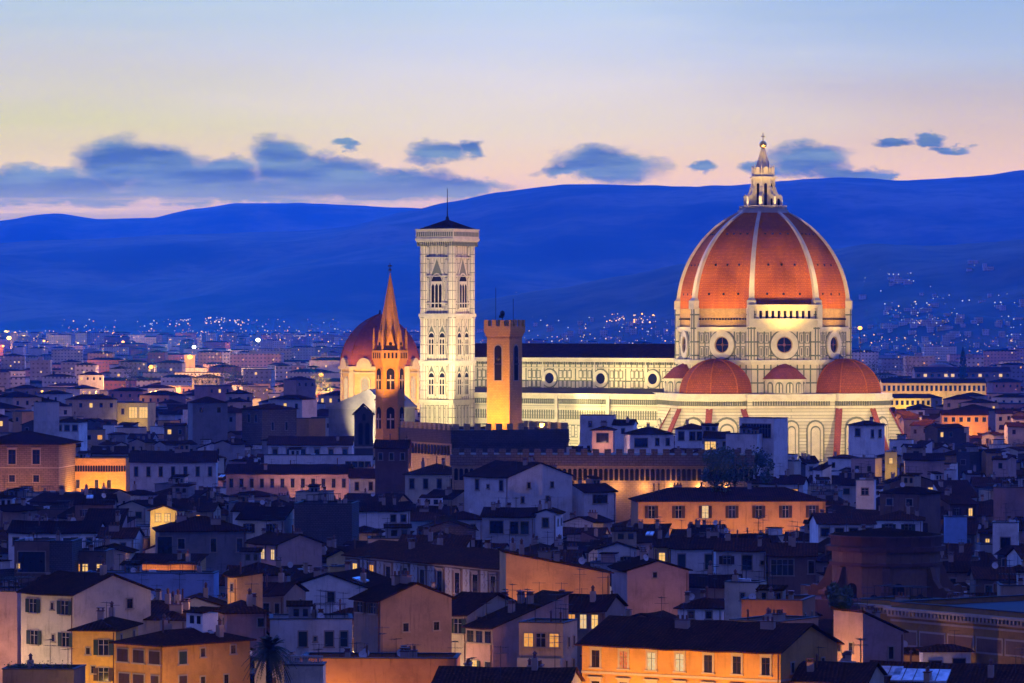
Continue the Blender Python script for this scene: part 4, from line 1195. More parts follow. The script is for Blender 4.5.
# --- front rows
hs('pink plaster house with a flat roof beside the cream shuttered house', -45, 18, 597, 17, -12, 10, 'flat', 'pink', 668, ch=1, ant=1)
hs('cream gabled house with dark shutters and a bare side gable facing the ochre houses', 18, 76, 594, 18, -40, 15, 'x', 'cream', 662, [(S_, .8, 1.4, 1.9, [.24, .84]), (D_, 1.2, .5, .9, [.6]), (S_, 5.2, 1.4, 1.9, [.26, .86]), (D_, 5.6, .5, .9, [.62])], [(D_, 1.0, 1.1, 1.3, [.72])], ch=1, ant=1)
hs('low flat terrace house with potted plants along its parapet', 2, 74, 676, 11.5, -6, 7, 'flat', 'terrace', 683)
hs('ochre house with white window frames, joined to the lower ochre corner house', 72, 116, 630, 15, -8, 13, 'hip', 'ochre', 683, [(S_, 1.3, 1.3, 2.0, [.72]), (D_, 2.4, .5, .8, [.36]), (S_, 5.0, 1.3, 1.7, [.72]), (D_, 4.8, .5, .9, [.48])], ch=1)
hs('ochre corner house with a hipped roof and rows of green louvred shutters', 113, 165, 644, 16, -43, 14.6, 'hip', 'ochre', 683, [(C_, .8, 1.9, 1.5, 3), (C_, 3.8, 1.9, 1.7, [.2, .5]), (C_, 3.8, 1.3, 1.7, [.84])], [(C_, .9, 1.2, 1.5, [.22]), (D_, .7, .7, 1.0, [.45]), (D_, .6, .8, 1.0, [.8]), (C_, 3.9, 1.2, 1.6, [.22]), (D_, 4.2, .7, 1.2, [.45, .72])], ch=3, p=.3, sky=((-.1, .12, 1.2, .8), (.2, .2, .9, .7)))
hs('grey hip roofed house with a cluster of tall chimneys behind the ochre houses', 96, 186, 619, 14, -14, 14, 'hip', 'grey', 626, ch=6, ant=2, dish=1)
hs('small pink square house with a pyramid roof and one dark window', 227, 266, 612, 17, 15, 6.5, 'pyr', 'pink', 637, [(D_, .9, .9, 1.1, [.86])], ch=1, p=.45)
hs('little terracotta rooftop turret with a flat eaves roof', 227, 237, 577, 19.5, -58, 4.2, 'shed', 'orange', 597, [(D_, 1.0, .8, 1.0, [.5])], p=.1)
hs('tan house with a small terrace beside the terracotta turret', 240, 284, 595, 16, -18, 9, 'x', 'tan', 618, [(D_, 1.2, .9, 1.8, [.35, .6]), (D_, 1.2, .7, 1.8, [.85])], ch=1, ant=1)
hs('white house with a broad blank gable and one window, in front of the painted palace', 289, 367, 588, 16, -18, 14, 'y', 'white', 607, [(D_, .6, 1.1, 1.5, [.54])], ch=2, ant=1, sky=((.3, -.2, 1.6, 3),))
hs('pink gabled house with two lit windows beside a bare gable end', 247, 279, 544, 17, -50, 9.6, 'x', 'pink', 562, [(P_, .9, 1.0, 1.7, 3, {1: Pp, 2: Pp})], ch=2, ant=1)
hs('low white terrace house with closed shutters right of the palm tree', 270, 352, 625, 15, 3, 9, 'flat', 'white', 653, [(C_, .9, 1.1, 2.0, [.4, .72]), (C_, .9, .9, 2.0, [.9]), (D_, 1.6, .4, .6, [.55])], ch=2, ant=3, dish=2)
hs('tall tan house with a large bare gable wall and green shutters under the eaves', 353, 381, 600, 20, -55, 11, 'x', 'tan', 653, [(S_, .35, 1.3, 1.3, 2)], [(D_, 3.0, .8, 1.0, [.35, .78])], ch=1, sky=((.1, .2, 2.2, 2.2),), p=.36)
hs('long low orange walled house with a cluttered flat roof', 300, 456, 665, 14, -3, 8, 'flat', 'orange', 683, ch=4, ant=3, dish=3)
hs('small cream terrace house with a white balustrade beside the palm tree', 284, 323, 672, 14.6, -2, 4, 'flat', 'cream', 683)
PAL = hs('long palace with white painted panels between its tall windows, two lit amber', 340, 506, 562, 19, -57, 13, 'x', 'brown', 590, [(P_, 1.2, 1.3, 3.0, [(k + .62) / 9.3 for k in range(9)], {0: Wm, 1: A})], ch=2, ant=1, band=(5.6, .25), p=.3)
hs('big orange blank wall house sloping down beside the painted palace', 506, 610, 574, 19.6, 6, 9, 'L', 'orange', 600, p=.2, ch=2, ant=2, dish=1)
hs('cream house with two shuttered windows under wide eaves, left of the pink lean-to', 436, 467, 614, 17, -33, 14, 'x', 'cream', 655, [(S_, .6, 1.2, 1.9, [.27, .72])], [(D_, .5, .8, .8, [.2]), (D_, .2, .8, .8, [.36])], ov=1.0, ch=1)
hs('pink house under a long lean-to roof with one glowing shuttered window', 466, 493, 628, 15.5, -42, 15, 'shed', 'pink', 675, [(D_, .4, 1.2, 1.5, 3), (S_, 4.3, 1.0, 1.7, [.32], {0: Wm}), (D_, 4.4, 1.0, 1.8, [.82])], [(D_, 3.0, .7, 1.6, [.4])], p=.25, ch=2, ant=4, dish=1)
BAL = hs('tan house with a white balcony and a row of amber lit windows', 519, 563, 629, 16, -16, 7, 'flat', 'tan', 670, [(B_, .6, 1.2, 1.7, [.22, .5, .8], {0: A, 2: A}), (D_, 4.2, 1.1, 1.5, [.2, .5, .8], {1: Wm})], ant=3, ch=1)
hs('brown gabled house with glowing attic windows beside the balcony house', 548, 605, 611, 15.5, -16, 11, 'x', 'tan', 640, [(D_, .5, .9, 1.9, [.42], {0: A}), (B_, .5, .9, 1.9, [.62, .82], {0: Pp, 1: Wm})], ch=2, ant=2)
hs('low grey house showing only its broad dark roof beside the bright orange palace', 432, 566, 690, 12, -9, 13, 'x', 'grey', 690, ch=2, ant=2, p=.30)
ORP = hs('long bright orange palace with seven tall windows, three of them lit', 583, 777, 648, 15.5, -30, 16, 'x', 'ochre', 683, [(P_, .75, 1.15, 2.1, 7, {1: Rd, 2: Pp, 3: Pp}), (P_, 4.6, 1.15, 2.0, 7)], ch=1, band=(3.5,), p=.34, ov=.9)
hs('pink house with a blank gable and one tiny square window', 627, 689, 571, 18, 10, 12, 'y', 'pink', 612, [(D_, .2, .6, .8, [.45])], p=.29, ch=2, dish=1)
hs('low white hip roofed house between the pink gable and the rooftop cream cabin', 678, 722, 608, 15, -10, 9, 'hip', 'white', 622, [(D_, .5, .8, 1.0, [.3, .7])], ch=2, ant=1, dish=1)
hs('cream flat roofed rooftop cabin standing above dark roofs', 725, 757, 588, 18.5, -20, 4.5, 'flat', 'cream', 603, [(D_, .7, .6, 1.0, [.55])], ch=1, ant=1)
hs('pinkish orange long wall house with two square chimneys', 742, 802, 606, 17.5, -14, 10, 'flat', 'orange', 624, ch=3, ant=1, dish=1)
hs('narrow yellow house with one bright lit window between white houses', 654, 670, 547, 18, -5, 7, 'x', 'yellow', 565, [(D_, 1.0, 1.0, 1.5, [.5], {0: Wm})])
hs('white house with closed shutters right of the small yellow lit house', 671, 714, 549, 18, -5, 10, 'x', 'white', 572, [(C_, .9, 1.2, 2.5, [.25, .88])], ch=3, ant=1)
hs('white house with a balcony door and climbing plants', 716, 766, 551, 18.5, -8, 10, 'x', 'white', 583, [(S_, .8, 1.2, 1.4, [.22]), (D_, .7, 1.6, 2.4, [.62]), (D_, 1.6, .5, .6, [.92])], ch=2, ant=2)
hs('brown house with one wide white framed window', 768, 816, 556, 18, -4, 10, 'x', 'brown', 585, [(B_, .6, 3.6, 2.5, [.3]), (D_, .8, .9, 2.0, [.9])], ch=2, ant=1)
hs('low dark roofed house in front of the white house with shutters', 688, 738, 587, 15, -6, 9, 'x', 'grey', 597, ch=1, ant=2)
hs('dark ochre wing with a dentil cornice left of the great ochre palace', 863, 898, 606, 17.6, -50, 8, 'flat', 'umber', 630)
BIG = hs('great dark ochre palace with a dentil cornice, stone bands and flat roof', 901, 1050, 615, 18, -55, 26, 'flat', 'umber', 670, [(P_, 7.6, 1.5, 2.6, 9)], band=(1.6, 6.4), ch=1, ant=1, roofmat='asphalt')
hs('pink lean-to house with an orange lit end wall and one small window', 862, 905, 633, 16.5, 30, 6.5, 'L', 'pink', 672, [(D_, 1.8, .7, 1.5, [.68])], p=.42, ch=1)
hs('low house with a broad dark roof and blue glass skylights', 862, 1040, 694, 10, -16, 17, 'x', 'grey', 690, ch=3, ant=1, sky=((-.38, -.18, 3.0, 2.6), (-.2, -.24, 7.0, 3.4)), p=.34)
hs('low house with a dark roof and a skylight beside the orange palace', 795, 866, 682, 12, -16, 11, 'x', 'tan', 690, ch=3, ant=1, sky=((.1, .1, 2.2, 1.6),))
# --- middle rows
ORL = hs('long orange house with a hipped roof and seven shuttered windows, one lit', 638, 826, 501, 19, 4, 15, 'hip', 'orange', 525, [(S_, 1.0, 1.3, 2.5, 7, {2: Pp})], ch=5, ant=2)
hs('white house with a big dark square window in front of the large white gable', 482, 534, 517, 18, -8, 9, 'x', 'white', 541, [(D_, .8, 2.6, 2.4, [.28]), (D_, .9, 1.6, 2.4, [.62, .82])], ch=2, ant=2)
hs('small white gabled house with one window beside the big square window house', 535, 556, 514, 18.6, -10, 8, 'y', 'white', 535, [(D_, .8, 1.2, 1.8, [.5])], ch=1, ant=1)
hs('pinkish white house with a side gable and one wide dark window', 584, 616, 492, 19.5, 32, 9, 'x', 'white', 506, [(D_, .6, 3.6, 1.8, [.5])], [(D_, .8, .8, 1.2, [.4])], ch=1, ant=1)
hs('large white house with a tall broad side gable below the battlements', 464, 508, 477, 23, -50, 18, 'x', 'white', 497, [(D_, .6, 1.2, 2.2, [.3, .85]), (D_, 1.6, .8, .8, [.55])], ch=2, ant=2)
hs('cream hip roofed house with four windows left of the battlements', 405, 460, 474, 22, -6, 14, 'hip', 'cream', 488, [(D_, 1.1, 1.0, 2.2, 4)], ch=2, ant=1)
hs('brown rusticated stone palace with tall framed windows and wide eaves', -25, 59, 443, 24, -5, 24, 'hip', 'stone', 488, [(P_, 1.8, 2.0, 3.8, [.16, .44, .73]), (D_, 8.6, 1.6, 1.8, [.16, .44, .73])], ov=1.8, band=(6.6,), p=.26)
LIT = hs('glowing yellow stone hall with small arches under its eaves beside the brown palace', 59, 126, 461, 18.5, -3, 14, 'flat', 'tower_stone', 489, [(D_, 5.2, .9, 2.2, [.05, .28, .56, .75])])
hs('dark brown gabled house at the foot of the slender brick spire', 375, 408, 448, 26.5, -4, 8, 'x', 'brown', 462, [(D_, 1.2, .9, 1.6, 3)], ch=1, ant=1, p=.4)
hs('long white convent wing with seven tall narrow windows', 130, 216, 462, 19, 2, 13, 'x', 'white', 484, [(D_, 1.3, .9, 2.5, 7)], ch=2, ant=1, p=.4)
hs('very long pinkish white convent wing with twelve narrow windows', 226, 349, 474, 18, -2, 12, 'x', 'pink', 491, [(D_, 1.2, .9, 2.2, 12)], ch=3, ant=1, p=.34)
hs('pale convent wing continuing right of the twelve window wing', 350, 461, 478, 18, 3, 12, 'x', 'white', 489, [(D_, 1.0, .9, 2.0, 8)], ch=2, ant=1, dish=1)
hs('upper white convent block with a row of arched dark windows', 268, 352, 445, 21, -1, 12, 'x', 'white', 456, [(P_, 1.2, 1.3, 2.0, 6)], ch=1, p=.36)
hs('low white arcaded ledge building in front of the upper convent block', 264, 372, 458, 19, -1, 6, 'flat', 'white', 467, [(D_, 1.0, 1.4, 1.6, [.78, .84, .9, .96])])
hs('square brown stone tower house with a low hipped roof', 241, 263, 409, 30, -54, 12.5, 'hip', 'stone', 432, [(D_, 1.6, 1.3, 2.4, [.35, .7])], [(D_, 4, .8, 2.4, [.3, .7])], p=.25)
hs('reddish brick block with a flat roof right of the square stone tower house', 294, 309, 421, 26, -45, 7, 'flat', 'spire_brick', 436)
hs('slim white rooftop tower above a terrace', 33, 47, 405, 33, -40, 5, 'flat', 'white', 433, [(D_, 14, 1.0, 1.6, [.5])], ant=2)
hs('white hip roofed house with three attic windows right of the slim white tower', 55, 79, 422, 28, -8, 10, 'hip', 'white', 436, [(D_, .9, 1.4, 1.6, 3)], ch=1)
hs('yellow house with two huge glowing windows', 117, 148, 405, 26, -12, 10, 'flat', 'yellow', 422, [(D_, .8, 3.2, 4.0, [.52, .86], {0: Wm, 1: Wm}), (D_, 1.4, 1.0, 2.0, [.18])])
hs('dark rubble stone block without windows', 294, 352, 508, 20, -4, 13, 'flat', 'rubble', 541, ant=2, ch=2)
hs('white house with a round attic window beside the dark rubble block', 354, 410, 511, 18, 6, 9, 'x', 'white', 526, [(D_, .8, 1.0, 1.4, [.7, .88])], ch=2, ant=2)
GLO = hs('small gabled house whose yellow front glows from terrace lamps', 150, 177, 511, 18, -8, 7, 'y', 'yellow', 519, [(D_, .6, 1.0, 1.5, [.3, .65], {0: Wm, 1: Wm})])
hs('tan house with two amber lit windows beside the glowing gable', 178, 214, 511, 17.6, -6, 8, 'x', 'tan', 522, [(D_, .8, .9, 1.5, [.15, .55], {0: A, 1: A})], ch=2)
hs('grey blue house with a broad hipped roof and a white porch at its corner', 160, 246, 531, 18, 8, 14, 'hip', 'grey', 560, [(D_, 1.0, 2.6, 4.0, [.06]), (D_, 1.4, 1.2, 1.8, [.25]), (D_, 1.4, 1.0, 2.4, [.62, .92])], ch=2, ant=1)
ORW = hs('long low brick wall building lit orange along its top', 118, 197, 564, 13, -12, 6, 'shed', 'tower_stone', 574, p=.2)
hs('long plain blue washed wall building with a flat roof', 84, 214, 578, 14, -4, 6, 'flat', 'blue', 592, ch=1, ant=1, dish=1)
hs('dark brown house with three small lit windows', 70, 106, 556, 16, -4, 8, 'flat', 'brown', 576, [(D_, 1.4, .9, 1.2, [.2, .42, .82], {0: A, 1: Wm, 2: Wm})], ant=1)
hs('dark brown loggia block with one small lit opening', 14, 49, 546, 18, -5, 9, 'flat', 'brown', 576, [(D_, 1.0, 4.6, 3.4, [.5]), (D_, 3.0, .5, .8, [.12], {0: Wm})], ant=2)
hs('grey rubble walled house right of the dark brown loggia', 49, 72, 546, 18, -5, 9, 'flat', 'rubble', 576, ch=1)
hs('cream house with a wide gable and one dark opening', 82, 126, 553, 15, -6, 9, 'y', 'cream', 561, [(D_, .4, 1.8, 1.4, [.6])], ch=1, p=.26)
hs('long low white house with a dark tiled roof and no lit window', 8, 97, 533, 17, -4, 11, 'x', 'white', 545, [(D_, .9, 1.0, 1.4, 6)], ch=2, ant=2, dish=1)
hs('white house with a single yellow window beside the long low white house', 98, 134, 538, 17, -5, 9, 'x', 'white', 550, [(D_, .9, .9, 1.1, [.26, .7], {0: Wm})], ch=1)
hs('small white rooftop tower with one square window', 856, 874, 484, 22, -10, 4.5, 'flat', 'white', 500, [(B_, .9, 1.4, 1.4, [.5])], ch=1)
hs('white hip roofed house with two shuttered windows behind the dark church drum', 876, 922, 520, 18, -6, 11, 'hip', 'white', 534, [(S_, .8, 1.3, 1.6, [.28, .7])], ch=2, ant=2)
hs('white house with a row of dark attic openings behind the dark church drum', 818, 875, 524, 18, 5, 10, 'x', 'white', 534, [(D_, .8, 1.6, 1.5, 4)], ch=2, ant=1)
hs('house wrapped in bright blue sheeting', 945, 967, 521, 17, -4, 6, 'flat', 'water_tank', 546)
hs('white box house with one dark garage opening', 993, 1018, 527, 17, -8, 7, 'flat', 'white', 546, [(D_, 2.0, 1.8, 2.0, [.5])])
hs('large pale pink block with a flat roof and thin chimneys', 994, 1050, 491, 20, -8, 12, 'flat', 'pink', 515, ch=4, ant=2)
LST = hs('small lamplit yellow house among dark roofs', 885, 897, 455, 22, -5, 5, 'flat', 'yellow', 467, [(D_, .8, .8, 1.4, [.5], {0: Wm})])
hs('long low pink house right of the small lamplit yellow house', 905, 944, 460, 21, -4, 9, 'x', 'pink', 468, ch=2)
hs('white corner house standing before the right apse of the cathedral', 849, 865, 425, 27, -42, 9, 'hip', 'white', 441, [(D_, 1.0, 1.8, 2.2, [.55])], [(D_, 1.4, 1.2, 2.2, [.35, .75])], ch=1)
hs('white modern lower block with one slit window below the glass fronted block', 726, 757, 437, 26, -12, 10, 'flat', 'white', 460, [(D_, 3.0, .9, 2.6, [.42])])
hs('white modern block with a huge dark glass front before the cathedral', 740, 773, 421, 30, -36, 7, 'flat', 'white', 438, [(B_, .8, 9.0, 3.6, [.5])])
hs('white hip roofed house with dark attic windows before the cathedral', 675, 704, 429, 26, -8, 10, 'hip', 'white', 450, [(D_, .8, 1.6, 2.4, [.22, .6, .85])], ch=1)
hs('grey house with two yellow lit windows before the cathedral', 704, 728, 438, 25, -6, 9, 'x', 'grey', 451, [(D_, 1.0, 1.4, 2.2, [.15, .38], {0: Wm, 1: Wm}), (D_, 1.0, .9, 2.2, [.85])])
hs('pale hip roofed house with a shaded loggia before the nave', 630, 674, 434, 25, 8, 10, 'hip', 'white', 450, [(D_, 1.2, 3.6, 2.4, [.25]), (D_, 1.2, 1.0, 2.0, [.62, .86])], ch=1, ant=1)
hs('pink house with an open dark loggia before the nave', 592, 613, 430, 26, -6, 8, 'hip', 'pink', 446, [(D_, .9, 3.4, 2.6, [.5])], ch=1)
hs('pale flat roofed house behind the pink loggia house', 580, 614, 418, 28, -6, 8, 'flat', 'white', 428, [(D_, 1.0, 1.0, 1.6, [.3, .7])], ant=1)
hs('white gabled house between the pink loggia house and the pale loggia house', 613, 633, 425, 27, -10, 8, 'x', 'white', 440, [(D_, 1.0, .9, 1.4, [.5])], ch=1)
YLB = hs('long yellow lit building with many small windows far behind the right apse', 882, 986, 383, 24, 1, 14, 'x', 'yellow', 392, [(D_, 1.4, 1.4, 3.0, 22)], detail=False)
hs('low yellow lit building in front of the long yellow one', 884, 931, 398, 22, 1, 10, 'x', 'yellow', 404, [(D_, 1.2, 1.2, 2.0, 9)], detail=False)
hs('long dark roofed hall with a row of pale lit windows', 915, 1011, 372, 22, 1, 22, 'x', 'grey', 379, [(D_, 1.4, 2.4, 2.2, 14, {k: Pp for k in (1, 4, 5, 9, 12)})], detail=False)
ORR = hs('orange lit row of attic fronts among dark roofs', 942, 988, 415, 24, -2, 9, 'x', 'orange', 422, [(D_, .8, 1.2, 1.6, 6)], detail=False)

# details of a few of them
pw_ = PAL['w']
for k in range(8):
    x = -pw_ / 2 + pw_ * (k + 1.14) / 9.3
    b = MB().box(x - .95, x + .95, -6.5 - .12, -6.48, PAL['h'] - 5.3, PAL['h'] - .5); b.mat(1)
    for z in (PAL['h'] - 1.1, PAL['h'] - 2.6, PAL['h'] - 4.1): b.extr([(x + (.55 if i % 2 == 0 else .3) * math.cos(i * math.pi / 4), z + (.62 if i % 2 == 0 else .36) * math.sin(i * math.pi / 4)) for i in range(8)], (-6.66, -6.6), lambda t, u, v: (u, t, v))
    b.mat(0)
    for z in (PAL['h'] - 1.1, PAL['h'] - 2.6, PAL['h'] - 4.1): b.box(x - .2, x + .2, -6.7, -6.64, z - .25, z + .25)
    b.build('painted_panel', ['frame_white', 'surround'], PAL['o'])
b = MB().box(-2.9, 2.9, -4.6, -3.5, 11.0, 11.25); b.box(-2.9, 2.9, -4.6, -4.5, 11.25, 12.3); b.box(-2.9, -2.8, -4.5, -3.5, 11.25, 12.3); b.box(2.8, 2.9, -4.5, -3.5, 11.25, 12.3); b.build('balcony', ['frame_white'], BAL['o'])
def dentils(rec, n, zz, face_d):
    w = rec['w']; m = MB(); y = -rec['dep'] / 2
    m.box(-w / 2 - .5, w / 2 + .5, y - 1.0, y, zz + .55, zz + .9); m.box(-w / 2 - .3, w / 2 + .3, y - .5, y, zz - .3, zz)
    for k in range(n): m.box(-w / 2 + w * k / n, -w / 2 + w * (k + .5) / n, y - .8, y, zz, zz + .55)
    return m.build('cornice', ['stone_trim'], rec['wall'])
for k in range(6):
    x = -BIG['w'] / 2 + BIG['w'] * (k + .5) / 6; b = MB().box(x - 2.6, x + 2.6, -13.12, -12.98, BIG['h'] - 4.9, BIG['h'] - 2.7); b.mat(1).box(x - 2.35, x + 2.35, -13.16, -13.1, BIG['h'] - 4.65, BIG['h'] - 2.95); b.build('wall_panel', ['stone_trim', 'brown'], BIG['wall'])
dentils(BIG, 46, BIG['h'] - .8, 0); dentils(HOUSES[[r['label'][:14] for r in HOUSES].index('dark ochre win')], 12, 16.9, 0)
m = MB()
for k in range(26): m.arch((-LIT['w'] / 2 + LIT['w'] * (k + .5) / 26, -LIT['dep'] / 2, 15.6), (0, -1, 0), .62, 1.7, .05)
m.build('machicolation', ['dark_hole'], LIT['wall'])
for r in HOUSES:
    if 'balustrade' in r['label']:
        m = MB(); w = r['w']
        m.box(-w / 2, w / 2, -2.1, -1.9, 15.5, 15.62); m.box(-w / 2, w / 2, -2.1, -1.9, 16.3, 16.5)
        for k in range(24): m.tube((-w / 2 + w * (k + .5) / 24, -2.0, 15.6), (-w / 2 + w * (k + .5) / 24, -2.0, 16.3), .07, .05, 5)
        m.build('balustrade', ['frame_white'], r['o'])
# ------------------------------------------------------------------ polygonal church drum, bell gable
dcx, dcy = at(886, 327, 612)[:2]
dc = thing('church_drum', 'dark round church drum with pilasters, niches and a heavy ring cornice', 'church', (dcx, dcy, 0), R(8))
m = MB(); m.prism(ngon(14, 8.1, 0), 0, 22.4); dw = m.build('wall', ['drum_brown'], dc)
m = MB(); m.prism(ngon(14, 8.5, 0), 20.2, 20.7); m.prism(ngon(14, 8.9, 0), 22.3, 23.0); m.prism(ngon(14, 8.3, 0), 23.0, 24.3); m.prism(ngon(14, 8.6, 0), 24.3, 24.6)
m.build('cornice', ['drum_brown'], dw)
m = MB().cone(ngon(14, 8.3, 0), 24.6, (0, 0, 25.6)); m.build('roof', ['tile'], dc)
for i in range(14):
    a = math.pi / 14 + i * 2 * math.pi / 14; ap = 8.1 * math.cos(math.pi / 14); b = 2 * math.pi * i / 14
    n = (math.cos(a), math.sin(a), 0)
    if i % 2 == 0:
        MB().arch(face(a, ap - .02, 0, 13.2), n, 1.7, 4.6, .12).build('niche', ['dark_hole'], dw)
    else:
        MB().arch(face(a, ap - .02, 0, 13.6), n, 1.2, 2.6, .1).build('niche', ['dark_hole'], dw)
    c_, s_ = math.cos(b), math.sin(b)
    if i % 2 == 0:
        x = MB().extr([(7.6, 0), (11.6, 0), (11.6, 16.6), (11.0, 17.2), (10.2, 17.0), (9.2, 18.2), (8.6, 20.0), (7.6, 20.2)], (-.55, .55), lambda t, u, v: (u * c_ - t * s_, u * s_ + t * c_, v))
        x.extr([(11.2, 16.2), (12.0, 16.2), (12.0, 16.8), (11.2, 16.8)], (-.8, .8), lambda t, u, v: (u * c_ - t * s_, u * s_ + t * c_, v)); x.build('buttress', ['drum_brown'], dc)
block(dcx, dcy, 24, 24, 0, (828, 946, 592))
m = MB(); m.prism(ngon(14, 13.0, 0), 0, 15.5); m.build('lower_wall', ['drum_brown'], dc)

gx, gy = at(363.5, 327, 1150)[:2]
bg_ = thing('bell_gable', 'dark narrow gabled belfry with twin arched openings in front of the spire', 'belfry', (gx, gy, 0), R(6))
m = MB().box(-2.5, 2.5, -1.6, 1.6, 0, 31.0); m.extr([(-2.5, 31.0), (2.5, 31.0), (0, 33.2)], (-1.6, 1.6), lambda t, u, v: (u, -t, v)); gw = m.build('wall', ['rubble'], bg_)
m = MB().extr([(-3.0, 30.7), (0, 33.5), (3.0, 30.7), (3.0, 31.0), (0, 33.9), (-3.0, 31.0)], (-2.0, 2.0), lambda t, u, v: (u, -t, v)); m.build('roof', ['tile'], bg_)
for x in (-.95, .95): MB().arch((x, -1.59, 22.6), (0, -1, 0), 1.15, 6.0, .08).build('opening', ['dark_hole'], gw)
MB().arch((0, -1.59, 29.2), (0, -1, 0), .9, 1.9, .08).build('opening', ['dark_hole'], gw)
MB().box(-2.7, 2.7, -1.8, 1.8, 21.6, 22.1).build('string_course', ['stone_trim'], gw)
block(gx, gy, 6, 5, 0, (354, 374, 455))

# keep-clear zones of the landmarks
def lblock(x, y, w, d, vis):
    c = local(x, y); BLOCK.append((corners(c[0], c[1], w, d, YAW), vis, c[1]))
lblock(-65, 0, 96, 56, (470, 690, 426)); lblock(0, 0, 112, 112, (640, 902, 430)); lblock(-101.3, -27, 22, 22, (414, 478, 428))
block(cx_, cy_, 34, 34, 0, (338, 420, 400)); block(px0[0], px0[1] + 2, 34, 28, 0, (345, 405, 412)); block(sx_, sy_, 10, 10, 0, (374, 406, 436)); block(tx_, ty_, 9, 9, 0, (484, 525, 428))
c_, s_ = math.cos(R(24)), math.sin(R(24)); block(pc[0] + 15 * c_ - 16 * s_, pc[1] + 15 * s_ + 16 * c_, 32, 34, R(24), (396, 570, 456)); block(p2[0] + L2 / 2, p2[1] + 7, L2 + 2, 18, R(-4), (450, 700, 474))

# ------------------------------------------------------------------ the other houses of the old town
def allowed(fp, px0_, px1_, top, Y, near_slack=0):
    for r in HOUSES:
        if overlap(fp, r['fp']): return False
        if r['Y'] + 6 > Y and px1_ > r['px'][0] + 1 and px0_ < r['px'][1] - 1:
            if r['hand'] and top < r['vb'] - 1.0: return False
    for f2, vis, by_ in BLOCK:
        if overlap(fp, f2): return False
        if vis and by_ > Y and px1_ > vis[0] and px0_ < vis[1] and top < vis[2]: return False
    return True
rg = random.Random(11)
PALETTE = ['white'] * 7 + ['cream'] * 4 + ['grey'] * 4 + ['tan'] * 4 + ['pink'] * 3 + ['brown'] * 4 + ['orange'] + ['yellow'] + ['rubble']
MAX_FILL = 212
rows = []
py = 664.0
while py > 404:
    rows.append(py); py -= 4.6 + (py - 327) * .024
nfill = 0
for py0 in rows:
    px = -30 + rg.uniform(0, 30)
    while px < 1050 and nfill < MAX_FILL:
        h = rg.uniform(14.5, 19.5) + (rg.uniform(2, 6) if rg.random() < .06 else 0) + (4 if py0 < 460 else 0) + (3 if py0 < 430 else 0)
        py = py0 + rg.uniform(-3, 3); Y = (CZ - h) * F / (py - H)
        w = rg.uniform(7, 16) if py0 > 560 else rg.uniform(5.5, 12.5); sc_ = F / Y
        yaw = rg.choice((-38, -33, -28, -12, -6, -4, 3, 6, 30)) + rg.uniform(-4, 4)
        wpx = w * math.cos(R(yaw)) * sc_; dep = rg.uniform(8, 13)
        ok = False
        for tr_ in range(3):
            rt = rg.choice(('x', 'x', 'x', 'hip', 'hip', 'y', 'flat', 'shed'))
            X0, X1 = (px - 512) / F * Y, (px + wpx - 512) / F * Y
            cx = (X0 + X1) / 2 - math.sin(R(yaw)) * dep / 2; cy = Y + math.cos(R(yaw)) * dep / 2
            fp = corners(cx, cy, w, dep, R(yaw), .15)
            pr = .32
            ridge_ = h + (0 if rt == 'flat' else pr * (dep / 2 if rt == 'x' else w / 2 if rt == 'y' else min(w, dep) / 2 if rt == 'hip' else dep))
            top = H + (CZ - ridge_) * F / cy - 1
            xs_ = [512 + a * F / b for a, b in fp]
            if allowed(fp, min(xs_), max(xs_), top, min(b for a, b in fp)): ok = True; break
            h -= 1.4; Y = (CZ - h) * F / (py + 2 - H); w *= .85; dep *= .9; sc_ = F / Y; wpx = w * math.cos(R(yaw)) * sc_
        if ok and wpx > 7:
            col = rg.choice(PALETTE); lit = {}
            nw = max(1, int(w / 3.2))
            for k in range(nw):
                if rg.random() < .07: lit[k] = rg.choice((Wm, Wm, A, Pp))
            st = rg.choice((S_, C_, D_, D_, D_)); ww, hh = rg.choice(((.9, 1.3), (1.0, 1.6), (1.1, 1.7), (1.4, 1.3)))
            win = [(st, rg.uniform(.8, 1.3), ww, hh, nw, lit)]
            if py0 > 480: win.append((st, win[0][1] + 3.2, ww, hh, nw))
            sw = [(D_, 1.2, .8, 1.2, [.35, .7])] if abs(yaw) > 20 and rg.random() < .7 else ()
            near = py0 > 440
            hs('', px, px + wpx, py if tr_ == 0 else py + 2, h, yaw, dep, rt, col, py + 8, win, sw, p=pr, ch=rg.randint(1, 3) if near else rg.randint(0, 1), ant=rg.randint(0, 2) if near else 0, dish=1 if near and rg.random() < .25 else 0,
               sky=((rg.uniform(-.2, .2), rg.uniform(-.3, -.15), 1.4, 1.6),) if rt in ('x', 'hip', 'shed') and rg.random() < .12 else (), hand=False, detail=py0 > 470)
            nfill += 1
        px += wpx * rg.uniform(.8, 1.25) + (rg.uniform(0, 14) if rg.random() < .3 else 0)

